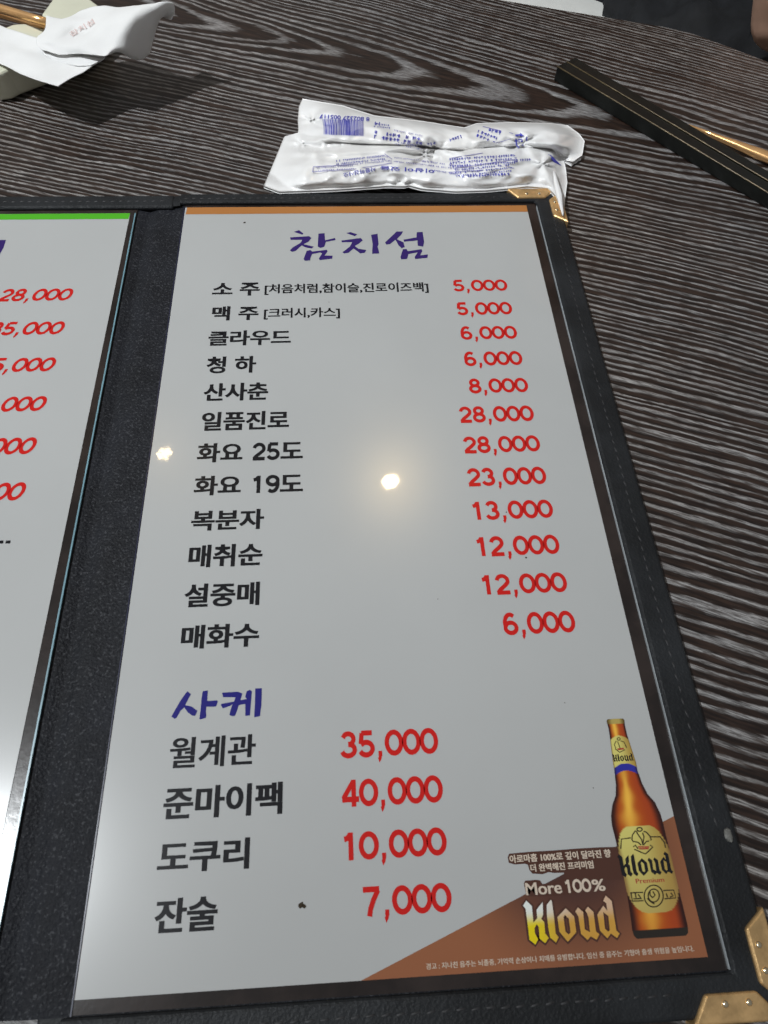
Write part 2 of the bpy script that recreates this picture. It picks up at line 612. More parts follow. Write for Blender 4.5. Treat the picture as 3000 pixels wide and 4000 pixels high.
# --- printing -----------------------------------------------------------
ZI = ZP + 0.00006


def flat(name, polys, mat, parent, z=ZI):
    """filled flat shape from closed loops (holes by nesting)"""
    cu = bpy.data.curves.new('tmp', 'CURVE')
    cu.dimensions = '2D'
    cu.fill_mode = 'BOTH'
    for ps in polys:
        s_ = cu.splines.new('POLY')
        s_.points.add(len(ps) - 1)
        for pt, p in zip(s_.points, ps):
            pt.co = (p[0] * 100, p[1] * 100, 0, 1)
        s_.use_cyclic_u = True
    o = bpy.data.objects.new('tmp', cu)
    COL.objects.link(o)
    bpy.context.view_layer.update()
    me = bpy.data.meshes.new_from_object(o.evaluated_get(bpy.context.evaluated_depsgraph_get()))
    bpy.data.objects.remove(o)
    bpy.data.curves.remove(cu)
    vs = [(q.co.x / 100, q.co.y / 100, z) for q in me.vertices]
    fs = [tuple(p.vertices) for p in me.polygons]
    bpy.data.meshes.remove(me)
    o = mesh_obj(name, vs, fs, mat, parent)
    return o


def text_geo(body, offset=0.018, bold=0.0):
    cu = bpy.data.curves.new('tmp', 'FONT')
    cu.body = body
    cu.offset = offset
    cu.resolution_u = 4
    o = bpy.data.objects.new('tmp', cu)
    COL.objects.link(o)
    bpy.context.view_layer.update()
    me = bpy.data.meshes.new_from_object(o.evaluated_get(bpy.context.evaluated_depsgraph_get()))
    bpy.data.objects.remove(o)
    bpy.data.curves.remove(cu)
    vs = [(q.co.x, q.co.y) for q in me.vertices]
    fs = [tuple(p.vertices) for p in me.polygons]
    bpy.data.meshes.remove(me)
    if bold:
        n0 = len(vs)
        vs = vs + [(x + bold, y) for x, y in vs] + [(x - bold, y) for x, y in vs]
        fs = fs + [tuple(q + n0 for q in p) for p in fs] + [tuple(q + 2 * n0 for q in p) for p in fs]
    x0, x1 = min(p[0] for p in vs), max(p[0] for p in vs)
    y0, y1 = min(p[1] for p in vs), max(p[1] for p in vs)
    return [((x - x0) / (x1 - x0), (y - y0) / (y1 - y0)) for x, y in vs], fs


def arc(cx, cy, rx, ry, a0, a1, n=18):
    return [(cx + rx * math.cos(R(a0 + (a1 - a0) * i / n)), cy + ry * math.sin(R(a0 + (a1 - a0) * i / n))) for i in range(n + 1)]


DW = 0.205
DIG = {
    '0': [arc(.5, .5, .405, .412, 0, 360, 40)],
    '1': [[(.56, 0), (.56, 1)], [(.22, .76), (.38, .79), (.52, .92)]],
    '2': [arc(.50, .67, .34, .255, 172, -25, 18) + [(.62, .42), (.30, .22), (.15, .075)], [(.08, .07), (.92, .07)]],
    '3': [arc(.48, .715, .30, .215, 165, -90, 18), arc(.48, .295, .36, .225, 90, -165, 20)],
    '4': [[(.68, 0), (.68, 1)], [(.66, .93), (.10, .30)], [(.04, .27), (.96, .27)]],
    '5': [[(.84, .93), (.24, .93)], [(.26, .93), (.19, .50)], arc(.49, .315, .36, .245, 142, -158, 22)],
    '6': [arc(.50, .31, .345, .24, 0, 360, 28), arc(.52, .50, .365, .43, 52, 205, 16)],
    '7': [[(.08, .93), (.92, .93)], [(.86, .90), (.60, .55), (.44, .25), (.38, 0)]],
    '8': [arc(.5, .725, .29, .205, 0, 360, 26), arc(.5, .29, .355, .22, 0, 360, 28)],
    '9': [arc(.50, .69, .345, .24, 0, 360, 28), arc(.48, .50, .365, .43, 232, 385, 16)],
    ',': [[(.5, .19), (.52, .06), (.47, -.05), (.30, -.16)], [(.30, .10), (.66, .10)]],
}


def stroke_strip(pts, w_, closed, wx=1.0):
    n = len(pts)
    out = []
    for i in range(n):
        if closed:
            a_, b_ = pts[(i - 1) % n], pts[(i + 1) % n]
        else:
            a_, b_ = pts[max(i - 1, 0)], pts[min(i + 1, n - 1)]
        dx_, dy_ = b_[0] - a_[0], b_[1] - a_[1]
        l = math.hypot(dx_, dy_) or 1
        nx, ny = -dy_ / l, dx_ / l
        p = pts[i]
        out.append(((p[0] + nx * w_ / 2 * wx, p[1] + ny * w_ / 2), (p[0] - nx * w_ / 2 * wx, p[1] - ny * w_ / 2)))
    return out


def number_geo(s_, wx=1.0, wide=0.15):
    vs, fs, zs = [], [], []
    x = 0.0
    for ch in s_:
        adv = 0.58 if ch == ',' else 1.0
        gw = 0.58 if ch == ',' else 1.0
        for k_, st in enumerate(DIG[ch]):
            closed = len(st) > 20 and math.dist(st[0], st[-1]) < 1e-6
            ps = st[:-1] if closed else st
            strip = stroke_strip(ps, DW, closed, wx * wide / 0.15)
            i0 = len(vs)
            for l_, r_ in strip:
                for q in (l_, r_):
                    vs.append((x + q[0] * gw, q[1]))
                    zs.append(k_)
            m = len(strip)
            for i in range(m if closed else m - 1):
                j = (i + 1) % m
                fs.append((i0 + 2 * i, i0 + 2 * j, i0 + 2 * j + 1, i0 + 2 * i + 1))
        x += adv
    x0, x1 = min(p[0] for p in vs), max(p[0] for p in vs)
    return [((a_ - x0) / (x1 - x0), b_) for a_, b_ in vs], fs, zs


class Z:
    """zoom window of the photo: pixel conversion"""
    def __init__(self, ox, oy, s_):
        self.o, self.s = (ox, oy), s_

    def __call__(self, x, y):
        return (self.o[0] + self.s * x, self.o[1] + self.s * y)


ZA, ZB, ZC = Z(700, 800, .9644), Z(700, 1400, 1.0247), Z(300, 2600, .9644)


def rect_from(zw, xl, yl, xr, yr, yt):
    p0 = at(*zw(xl, yl), ZI)
    p1 = at(*zw(xr, yr), ZI)
    pt = at(*zw(xl + 6, yt), ZI)
    y0 = (p0.y + p1.y) / 2 if abs(p0.y - p1.y) < 0.002 else p0.y
    return p0.x, y0, p1.x - p0.x, pt.y - p0.y


def item(name, body, zw, xl, yl, xr, yr, yt, mat=None, parent=None, offset=0.021):
    x0, y0, w_, h_ = rect_from(zw, xl, yl, xr, yr, yt)
    vs, fs = text_geo(body, offset, 0.014)
    n0 = len(vs) // 3
    return mesh_obj(name, [(x0 + a_ * w_, y0 + b_ * h_, ZI + (k_ // n0) * 0.000015) for k_, (a_, b_) in enumerate(vs)], fs, mat or M_INK, parent or pg)


def price(body, zw, xl, yl, xr, yr, yt, slant=0.0, parent=None, mat=None, name='price', z=ZI):
    x0, y0, w_, h_ = rect_from(zw, xl, yl, xr, yr, yt)
    vs, fs, zs = number_geo(body, 1.22)
    return mesh_obj(name, [(x0 + a_ * w_ + slant * b_ * h_, y0 + b_ * h_, z + k_ * 0.000012) for (a_, b_), k_ in zip(vs, zs)], fs,
                    mat or M_RED, parent or pg)


def traced(name, zw, loops, mat, parent, z=ZI):
    return flat(name, [[tuple(at(*zw(x, y), z))[:2] for x, y in lp] for lp in loops], mat, parent, z)


# top strips
mesh_obj('top_strip', [(0.0005, -0.0047, ZI), (PW, -0.0045, ZI), (PW, 0, ZI), (0.0008, 0, ZI)], [(0, 1, 2, 3)], M_ORANGE, pg)
mesh_obj('top_strip', [(LX - 0.155, -0.0073, ZI), (LX + 0.0001, -0.0075, ZI), (LX + 0.0004, -0.0037, ZI), (LX - 0.155, -0.0037, ZI)], [(0, 1, 2, 3)], M_GREEN, pl)

ZH = Z(1000, 850, .4822)
traced('heading', ZH, [
    [(305, 115), (350, 102), (385, 130), (375, 138)],
    [(275, 160), (430, 150), (450, 165), (425, 195), (385, 215), (470, 235), (450, 250), (400, 240), (370, 225), (320, 270), (290, 277), (275, 265), (300, 240), (360, 205), (375, 180), (280, 180)],
    [(505, 130), (555, 125), (560, 183), (640, 165), (645, 182), (567, 196), (553, 237), (520, 245), (500, 235)],
    [(410, 270), (440, 262), (455, 275), (575, 260), (580, 275), (555, 307), (620, 308), (618, 332), (515, 345), (510, 330), (535, 290), (520, 283), (455, 295), (440, 330), (440, 345), (395, 350), (385, 335)],
    [(730, 125), (765, 117), (820, 135), (800, 150)],
    [(692, 185), (850, 165), (865, 185), (835, 210), (800, 230), (830, 252), (895, 262), (880, 285), (845, 290), (790, 250), (750, 285), (715, 290), (700, 280), (760, 235), (780, 198), (695, 200)],
    [(932, 140), (985, 130), (993, 215), (985, 235), (1000, 290), (940, 293), (945, 215)],
    [(1140, 112), (1193, 112), (1175, 140), (1140, 175), (1195, 200), (1205, 240), (1180, 247), (1155, 225), (1130, 180), (1085, 215), (1055, 218), (1045, 200), (1100, 150)],
    [(1302, 118), (1350, 115), (1362, 195), (1355, 235), (1310, 228), (1308, 185), (1200, 195), (1195, 178), (1300, 160)],
    [(1190, 255), (1220, 255), (1230, 272), (1340, 255), (1348, 270), (1330, 305), (1392, 298), (1390, 325), (1290, 335), (1285, 320), (1310, 282), (1235, 295), (1225, 335), (1175, 338), (1170, 320)],
], M_VIOLET, pg)
ZS = Z(640, 2650, .3014)
traced('heading', ZS, [
    [(305, 165), (350, 205), (275, 345), (360, 365), (435, 420), (405, 485), (370, 483), (310, 440), (265, 375), (215, 420), (165, 510), (140, 525), (98, 495), (150, 400), (240, 250)],
    [(505, 165), (570, 155), (562, 292), (690, 285), (700, 300), (675, 365), (550, 367), (545, 430), (550, 480), (545, 510), (470, 532), (460, 520), (475, 420), (490, 250)],
    [(755, 185), (960, 172), (1018, 195), (992, 283), (1075, 265), (1055, 240), (1075, 165), (1115, 148), (1140, 165), (1130, 300), (1115, 480), (1055, 485), (1055, 332), (970, 345), (940, 440), (920, 485), (890, 490), (850, 475), (870, 390), (893, 332), (860, 355), (765, 388), (740, 350), (745, 330), (910, 300), (930, 245), (770, 242)],
    [(1185, 130), (1270, 128), (1265, 330), (1245, 490), (1170, 505), (1180, 330)],
], M_BLUE, pg)

item('item_name', '소 주', ZA, 132, 370, 325, 367, 317)
item('item_note', '[처음처럼,참이슬,진로이즈백]', ZA, 345, 365, 1012, 357, 321, offset=0.014)
item('item_name', '맥 주', ZA, 130, 469, 320, 466, 412)
item('item_note', '[크러시,카스]', ZA, 342, 465, 652, 460, 419, offset=0.014)
item('item_name', '클라우드', ZA, 115, 573, 452, 565, 512)
item('item_name', '청 하', ZA, 107, 684, 310, 679, 616)
item('item_name', '산사춘', ZB, 90, 164, 338, 158, 96)
item('item_name', '일품진로', ZB, 82, 277, 418, 268, 206)
ZY = Z(700, 1700, .3014)
for yb, yt, xa, xb, xc, n_ in ((320, 103, (220, 815), (945, 1300), (1312, 1602), '25'), (748, 525, (180, 793), (952, 1298), (1303, 1602), '19')):
    item('item_name', '화요', ZY, xa[0], yb + 34, xa[1], yb + 26, yt + 3)
    price(n_, ZY, xb[0], yb, xb[1], yb - 6, yt, mat=M_INK, name='item_name')
    item('item_name', '도', ZY, xc[0], yb - 14, xc[1], yb - 24, yt - 8)
item('item_name', '복분자', ZB, 42, 657, 322, 651, 580)
item('item_name', '매취순', ZB, 32, 798, 316, 790, 712)
item('item_name', '설중매', ZB, 15, 950, 305, 941, 860)
item('item_name', '매화수', ZB, 3, 1109, 303, 1098, 1018)
item('item_name', '월계관', ZC, 370, 417, 722, 402, 292, offset=0.012)
item('item_name', '준마이팩', ZC, 345, 624, 832, 603, 492)
item('item_name', '도쿠리', ZC, 322, 840, 697, 826, 712)
item('item_name', '잔술', ZC, 308, 1085, 566, 1074, 944)
for a_ in (('5,000', ZA, 1113, 350, 1333, 347, 305), ('5,000', ZA, 1128, 446, 1353, 443, 396), ('6,000', ZA, 1143, 545, 1373, 542, 493),
           ('6,000', ZA, 1158, 652, 1395, 648, 596), ('8,000', ZB, 1107, 131, 1335, 129, 77), ('28,000', ZB, 1072, 243, 1357, 239, 184),
           ('28,000', ZB, 1088, 360, 1381, 354, 299), ('23,000', ZB, 1103, 485, 1405, 479, 419), ('13,000', ZB, 1124, 615, 1431, 607, 546),
           ('12,000', ZB, 1140, 753, 1456, 745, 680), ('12,000', ZB, 1160, 900, 1485, 890, 825), ('6,000', ZB, 1240, 1052, 1517, 1044, 970),
           ('35,000', ZC, 1068, 372, 1468, 357, 268), ('40,000', ZC, 1073, 573, 1487, 553, 463), ('10,000', ZC, 1083, 788, 1503, 768, 675),
           ('7,000', ZC, 1162, 1015, 1523, 998, 897)):
    price(*a_)
# facing page
ZL = Z(0, 700, .6028)
ZL2 = Z(0, 1600, .3617)
for body, zw, xr, yb, yt, dwid in (('28,000', ZL, 446, 787, 711, 84), ('35,000', ZL, 391, 1007, 926, 87), ('5,000', ZL, 331, 1247, 1159, 90),
                                   ('5,000', ZL, 270, 1505, 1411, 93), ('5,000', ZL2, 335, 486, 310, 160), ('5,000', ZL2, 214, 988, 797, 166)):
    n = len(body) - 0.45
    price(body, zw, xr - n * dwid, yb + n * 0.2, xr, yb, yt, slant=0.24, parent=pl)
for k_ in range(2):
    p = at(*ZL2(58 - 75 * k_, 1441), ZI)
    q = at(*ZL2(110 - 75 * k_, 1432), ZI)
    mesh_obj('rule_dash', [(p.x, p.y - 0.0002, ZI), (q.x, p.y - 0.0002, ZI), (q.x, p.y + 0.0009, ZI), (p.x, p.y + 0.0009, ZI)], [(0, 1, 2, 3)], M_INK, pl)
traced('heading', ZL, [[(-60, 430), (-40, 395), (38, 393), (22, 445), (-5, 492), (-30, 505), (-50, 490)]], M_VIOLET, pl)

# --- poster corner with beer bottle --------------------------------------
def colour_mesh(o, cols):
    ca = o.data.color_attributes.new('print', 'FLOAT_COLOR', 'POINT')
    for i, c_ in enumerate(cols):
        ca.data[i].color = (c_[0], c_[1], c_[2], 1.0)


def mixc(a_, b_, t):
    return tuple(x + (y - x) * t for x, y in zip(a_, b_))


# brown triangle, fine grid so that its printed gradient is smooth
pA, pB = at(1410, 3826, ZI), at(2645, 3181, ZI)
NA = 60
P, cols = [], []
for i in range(NA + 1):
    x = pA.x + (PW - pA.x) * i / NA
    ytop = -PH + (pB.y + PH) * (x - pA.x) / (pB.x - pA.x)
    row = []
    for j in range(25):
        y = -PH + (ytop + PH) * j / 24
        row.append((x, y, ZI - 0.00003))
        cx, cy = 0.1245, -0.2635
        r_ = math.hypot((x - cx) / 0.030, (y - cy) / 0.026)
        t = smooth01(0.35, 1.25, r_)
        c_ = mixc((0.070, 0.030, 0.023), (0.28, 0.105, 0.048), t)
        cols.append(c_)
    P.append(row)
v, f = grid_mesh(P)
o = mesh_obj('poster_panel', v, f, M_PRINT, pg)
colour_mesh(o, cols)
ZT = Z(1950, 3280, .3014)
traced('slogan_backing', ZT, [[(110, 225), (128, 182), (300, 165), (420, 155), (700, 140), (1000, 115), (1330, 97), (1540, 92), (1600, 300), (1640, 520), (860, 520), (838, 428), (700, 430), (640, 420), (560, 448), (430, 440), (395, 400), (370, 325), (330, 312), (200, 322), (125, 300)]], M_BROWNINK, pg, ZI - 0.00001)
traced('slogan_backing', ZT, [[(318, 565), (338, 530), (400, 527), (470, 520), (530, 528), (560, 575), (640, 565), (900, 480), (1000, 700), (700, 730), (380, 735), (345, 690)]], M_BROWNINK, pg, ZI - 0.000014)
ZI2 = ZI + 0.00005


def item_z(name, body, zw, xl, yl, xr, yr, yt, mat, parent, z, offset):
    x0, y0, w_, h_ = rect_from(zw, xl, yl, xr, yr, yt)
    vs, fs = text_geo(body, offset, 0.016)
    n0 = len(vs) // 3
    return mesh_obj(name, [(x0 + a_ * w_, y0 + b_ * h_, z + (k_ // n0) * 0.000008) for k_, (a_, b_) in enumerate(vs)], fs, mat, parent)


item_z('slogan', '아로마홉 100%로 깊이 달라진 향', ZT, 140, 298, 1455, 235, 190, M_PALEINK, pg, ZI2, 0.02)
item_z('slogan', '더 완벽해진 프리미엄', ZT, 410, 415, 1230, 375, 312, M_PALEINK, pg, ZI2, 0.02)
item_z('slogan', 'More', ZT, 352, 722, 820, 695, 560, M_PALEINK, pg, ZI2, 0.008)
price('100', ZT, 872, 692, 1205, 672, 520, mat=M_PALEINK, name='slogan', z=ZI2)
item_z('slogan', '%', ZT, 1215, 672, 1385, 662, 515, M_PALEINK, pg, ZI2, 0.008)
ZW = Z(1640, 3680, .663)
item_z('warning_text', '경고 : 지나친 음주는 뇌졸중, 기억력 손상이나 치매를 유발합니다. 임신 중 음주는 기형아 출생 위험을 높입니다.', ZW, 38, 166, 1618, 56, 126, M_PALEINK, pg, ZI2, 0.004)

KLOUD = [
    [[(130, 178), (85, 250), (122, 295), (150, 500), (178, 740), (262, 810), (303, 735), (257, 650), (250, 575), (285, 515), (312, 560), (325, 725), (405, 790), (455, 715), (405, 650), (390, 485), (348, 440), (375, 380), (368, 195), (280, 310), (290, 430), (235, 495), (212, 255)]],
    [[(485, 165), (425, 240), (430, 400), (455, 600), (478, 710), (560, 780), (598, 705), (555, 650), (530, 400), (498, 180)]],
    [[(700, 287), (820, 405), (852, 630), (730, 770), (610, 625), (580, 415)], [(690, 385), (668, 410), (695, 620), (740, 665), (770, 635), (745, 440)]],
    [[(875, 275), (950, 340), (975, 590), (1050, 632), (1030, 430), (1005, 355), (980, 320), (1018, 265), (1100, 340), (1135, 620), (1185, 660), (1145, 740), (1060, 690), (1015, 745), (920, 655), (880, 400), (838, 335)]],
    [[(1275, 105), (1360, 180), (1395, 400), (1430, 610), (1475, 650), (1440, 715), (1350, 650), (1300, 720), (1195, 610), (1155, 380), (1240, 250), (1300, 325), (1285, 215), (1240, 180)], [(1240, 340), (1265, 580), (1310, 625), (1335, 600), (1315, 400)]],
]
ZK = Z(2020, 3470, .27125)
KW = [[[tuple(at(*ZK(x, y), ZI2))[:2] for x, y in lp] for lp in letter] for letter in KLOUD]
kx0 = min(p[0] for l in KW for lp in l for p in lp)
kx1 = max(p[0] for l in KW for lp in l for p in lp)
ky0 = min(p[1] for l in KW for lp in l for p in lp)
ky1 = max(p[1] for l in KW for lp in l for p in lp)


def refine(lp, step):
    out = []
    for a_, b_ in zip(lp, lp[1:] + lp[:1]):
        n_ = max(1, int(math.dist(a_, b_) / step))
        out += [(a_[0] + (b_[0] - a_[0]) * i / n_, a_[1] + (b_[1] - a_[1]) * i / n_) for i in range(n_)]
    return out


lg = flat('beer_logo', [refine(lp, 0.0008) for l in KW for lp in l], M_PRINT, pg, ZI2)
cols = []
for vt in lg.data.vertices:
    q = vt.co + rootloc(pg)
    t = (q.y - ky0) / (ky1 - ky0)
    s_ = (q.x - kx0) / (kx1 - kx0)
    low = mixc((0.72, 0.58, 0.005), (0.56, 0.30, 0.05), smooth01(0.05, 0.45, s_))
    hi = mixc((0.72, 0.76, 0.72), (0.62, 0.42, 0.28), smooth01(0.1, 0.6, s_))
    cols.append(mixc(low, hi, smooth01(0.42, 0.78, t)))
colour_mesh(lg, cols)
# dark outline round the logo letters
vs, fs = [], []
for k_, lp in enumerate([lp for l in KW for lp in l]):
    st = stroke_strip(refine(lp, 0.0012), 0.0011, True)
    i0 = len(vs)
    for l_, r_ in st:
        vs += [(l_[0], l_[1], ZI + k_ * 0.000003), (r_[0], r_[1], ZI + k_ * 0.000003)]
    for i in range(len(st)):
        q = (i + 1) % len(st)
        fs.append((i0 + 2 * i, i0 + 2 * i + 1, i0 + 2 * q + 1, i0 + 2 * q))
mesh_obj('logo_outline', vs, fs, M_BROWNINK, pg)

# bottle
ZBt = Z(2300, 2750, .4294)
rows_px = [((172, 135), (312, 135)), ((160, 150), (325, 150)), ((168, 180), (328, 185)), ((178, 215), (332, 210)), ((188, 285), (350, 290)), ((222, 545), (430, 535)), ((232, 612), (440, 600)),
           ((246, 740), (484, 720)), ((246, 830), (532, 815)), ((215, 910), (604, 900)), ((200, 1010), (650, 1000)), ((208, 1100), (674, 1080)),
           ((240, 1220), (700, 1190)), ((290, 1430), (755, 1400)), ((345, 1690), (815, 1660)), ((380, 1930), (872, 1900)), ((392, 2050), (900, 2030)), ((410, 2110), (902, 2085)), ((440, 2138), (880, 2105))]
rows = []
for l_, r_ in rows_px:
    a_, b_ = at(*ZBt(*l_), ZI2), at(*ZBt(*r_), ZI2)
    rows.append(((a_.x + b_.x) / 2, (a_.y + b_.y) / 2, (b_.x - a_.x) / 2))
cxm = sum(r_[0] for r_ in rows) / len(rows)
rows = [(cxm * 0.35 + r_[0] * 0.65, r_[1], r_[2]) for r_ in rows]
NV, NU = 320, 40
ytop, ybot = rows[0][1], rows[-1][1]


def brow(y):
    for a_, b_ in zip(rows, rows[1:]):
        if y <= a_[1] and y >= b_[1]:
            t = (a_[1] - y) / max(a_[1] - b_[1], 1e-9)
            return a_[0] + (b_[0] - a_[0]) * t, a_[2] + (b_[2] - a_[2]) * t
    return rows[-1][0], rows[-1][2]


yl = [at(*ZBt(*p), ZI2).y for p in ((269, 287), (326, 540), (336, 606), (470, 1105), (625, 1900), (640, 2045), (243, 182))]
P, cols = [], []
for i in range(NV + 1):
    y = ytop + (ybot - ytop) * i / NV
    cx, hw = brow(y)
    row = []
    for j in range(NU + 1):
        u_ = j / NU * 2 - 1
        row.append((cx + u_ * hw, y, ZI2 + 0.00002))
        amber = mixc((0.42, 0.075, 0.008), (0.86, 0.47, 0.06), math.exp(-((u_ + 0.26) / (0.20 + 0.10 * math.sin(i * 0.09) ** 2)) ** 2) * (0.75 + 0.25 * math.sin(i * 0.052 + 1.0)))
        amber = mixc(amber, (0.36, 0.052, 0.010), smooth01(0.05, 0.6, u_))
        amber = mixc(amber, (0.030, 0.008, 0.006), smooth01(0.60, 0.94, abs(u_)))
        if y < yl[0] and y > yl[3]:
            pass
        c_ = amber
        if y > yl[6]:
            c_ = mixc((0.45, 0.35, 0.10), (0.12, 0.08, 0.02), smooth01(0.3, 1, abs(u_)) + 0.3 * (j % 3 == 0))
        lab = mixc((0.62, 0.56, 0.16), (0.40, 0.27, 0.06), smooth01(-0.3, 0.9, u_))
        arcup = 0.0012 * u_ * u_
        if yl[1] < y - arcup * -1 < yl[0]:
            c_ = mixc(lab, (0.2, 0.12, 0.03), smooth01(0.85, 1.0, abs(u_)))
        elif yl[2] < y + arcup < yl[1]:
            c_ = mixc((0.025, 0.028, 0.30), (0.02, 0.015, 0.08), smooth01(0.7, 1, abs(u_)))
        top = yl[3] - 0.0060 * (abs(u_) ** 4.5)
        bot = yl[4] + 0.0050 * (abs(u_) ** 4.0)
        if bot < y < top:
            c_ = mixc(lab, (0.24, 0.14, 0.04), smooth01(0.8, 1.0, abs(u_)))
            fade = smooth01(top, bot, y)
            c_ = mixc(c_, (0.36, 0.22, 0.07), 0.55 * (1 - (y - bot) / (top - bot)))
        if y < yl[5]:
            c_ = (0.022, 0.017, 0.013)
        cols.append(c_)
    P.append(row)
v, f = grid_mesh(P)
bt = mesh_obj('bottle_picture', v, f, M_PRINT, pg)
colour_mesh(bt, cols)
ZI3 = ZI2 + 0.00006


def logo_on(zw, x0, y0, x1, y1, h):
    """black lettering copied small onto the printed labels"""
    a_, b_, c_ = at(*zw(x0, y0), ZI3), at(*zw(x1, y1), ZI3), at(*zw(x0, y0 - h), ZI3)
    sx = (b_.x - a_.x) / (kx1 - kx0)
    sy = (c_.y - a_.y) / (ky1 - ky0)
    return flat('label_lettering', [[(a_.x + (p[0] - kx0) * sx, a_.y + (p[1] - ky0) * sy) for p in lp] for l in KW for lp in l], M_INK, bt_root, ZI3)


bt_root = pg
ZB2 = Z(2380, 3200, .18083)
logo_on(ZB2, 262, 1262, 1395, 1190, 510)
logo_on(ZBt, 225, 528, 410, 515, 75)


def line_print(name, zw, lines, wpx, mat, z=ZI3):
    vs, fs = [], []
    for k_, ln in enumerate(lines):
        closed = len(ln) > 3 and ln[0] == ln[-1]
        ps = ln[:-1] if closed else ln
        st = stroke_strip(ps, wpx, closed)
        i0 = len(vs)
        for l_, r_ in st:
            for q in (l_, r_):
                p = at(*zw(*q), z + k_ * 0.000004)
                vs.append(tuple(p))
        m = len(st)
        for i in range(m if closed else m - 1):
            j = (i + 1) % m
            fs.append((i0 + 2 * i, i0 + 2 * i + 1, i0 + 2 * j + 1, i0 + 2 * j))
    return mesh_obj(name, vs, fs, mat, pg)


def circ(cx, cy, rx, ry, n=24):
    p = arc(cx, cy, rx, ry, 0, 360, n)
    p[-1] = p[0]
    return p


line_print('label_emblem', ZB2, [
    [(250, 640), (262, 430), (470, 402)], [(890, 380), (1100, 380), (1190, 500), (1215, 620)],
    [(600, 270), (560, 255), (500, 340), (490, 440), (520, 490), (560, 480)], [(590, 280), (640, 360), (700, 440), (730, 560)],
    [(740, 260), (800, 280), (880, 370), (910, 450), (880, 450)], [(720, 290), (750, 380), (720, 560)],
    circ(655, 220, 55, 40), [(560, 490), (620, 500), (690, 560)], [(740, 560), (800, 480), (860, 470)],
    [(520, 600), (560, 560), (620, 640)], [(540, 650), (640, 690), (700, 720), (780, 750), (840, 700), (940, 600), (880, 560)],
    circ(960, 1660, 205, 235, 30), circ(960, 1650, 120, 140, 24), [(880, 1560), (880, 1640), (940, 1700)], [(940, 1560), (990, 1640), (940, 1690)],
    [(820, 1710), (900, 1790), (980, 1830)], [(450, 1590), (730, 1580)], [(470, 1600), (500, 1770), (740, 1760)], [(1170, 1540), (1390, 1530), (1440, 1700), (1190, 1720)],
    [(560, 1600), (580, 1700)], [(520, 1720), (700, 1715)], [(620, 1620), (680, 1700)], [(1230, 1600), (1260, 1690)], [(1330, 1590), (1380, 1660), (1310, 1680)],
], 27, M_LABELDARK)
line_print('label_emblem', ZB2, [[(620, 600), (860, 600)], [(640, 640), (850, 635)]], 30, M_LABELRED)
item_z('label_lettering', 'Premium', ZB2, 580, 1395, 1190, 1350, 1290, M_LABELRED, pg, ZI3, 0.0)
line_print('label_emblem', ZBt, [circ(272, 318, 14, 12, 12), [(250, 335), (232, 370), (245, 400)], [(290, 335), (320, 345), (345, 400)], [(262, 340), (285, 400)], [(240, 405), (280, 440), (330, 415)]], 8, M_LABELDARK)
line_print('label_emblem', ZBt, [[(262, 412), (318, 405)]], 16, M_LABELRED)

# specks of dirt and nicks on the pages
for px, py, s_ in ((955, 869, 7), (1175, 3535, 9), (1187, 3540, 6), (1978, 2000, 3), (2055, 2178, 5), (1710, 2340, 2), (2206, 2745, 2), (2318, 3078, 2), (1285, 1180, 2)):
    c = at(px, py, ZI2)
    r_ = s_ / 12000
    mesh_obj('dirt_speck', [(c.x + r_ * math.cos(k_ * 0.9) * random.uniform(0.6, 1.2), c.y + r_ * math.sin(k_ * 0.9) * random.uniform(0.6, 1.3), ZI2) for k_ in range(7)], [tuple(range(7))],
             M_LABELDARK, pg)

# --- brass corner brackets --------------------------------------------------
def bracket(cx, cy, sx, sy, la=0.0245, lb=0.0230, wd=0.0062):
    """two mitred arms clipped over a cover corner; sx, sy point inwards"""
    zt = 0.0062
    root = None
    for ax in (0, 1):
        L = la if ax == 0 else lb
        prof = [(0.0012, 0.0), (L - 0.0002, 0.0), (L - 0.0048, wd), (wd + 0.0006, wd)]
        pts = []
        for l_, d_ in prof:
            pts.append((cx + sx * l_, cy + sy * (d_ - 0.0008)) if ax == 0 else (cx + sx * (d_ - 0.0008), cy + sy * l_))
        bm = bmesh.new()
        prism(bm, pts, 0.0002, zt)
        bevel(bm, 0.0007, 3)
        o = bm_obj('corner_bracket', bm, M_BRASS, menu, smooth=False)
        for t in (0.40, 0.72):
            l_ = wd + (L - wd) * (t - 0.22)
            px, py = (cx + sx * l_, cy + sy * wd * 0.52) if ax == 0 else (cx + sx * wd * 0.52, cy + sy * l_)
            bm = bmesh.new()
            bmesh.ops.create_uvsphere(bm, u_segments=14, v_segments=8, radius=0.00085, matrix=Matrix.Translation((px, py, zt)) @ Matrix.Diagonal((1, 1, 0.6, 1)))
            bm_obj('rivet', bm, M_RIVET, o, smooth=True)


bracket(XR + 0.0003, YB - 0.0003, -1, 1)
bracket(XR + 0.0003, YT + 0.0003, -1, -1)
bracket(-0.2047, YB - 0.0023, 1, 1)
bracket(-0.2047, YT - 0.0007, 1, -1)

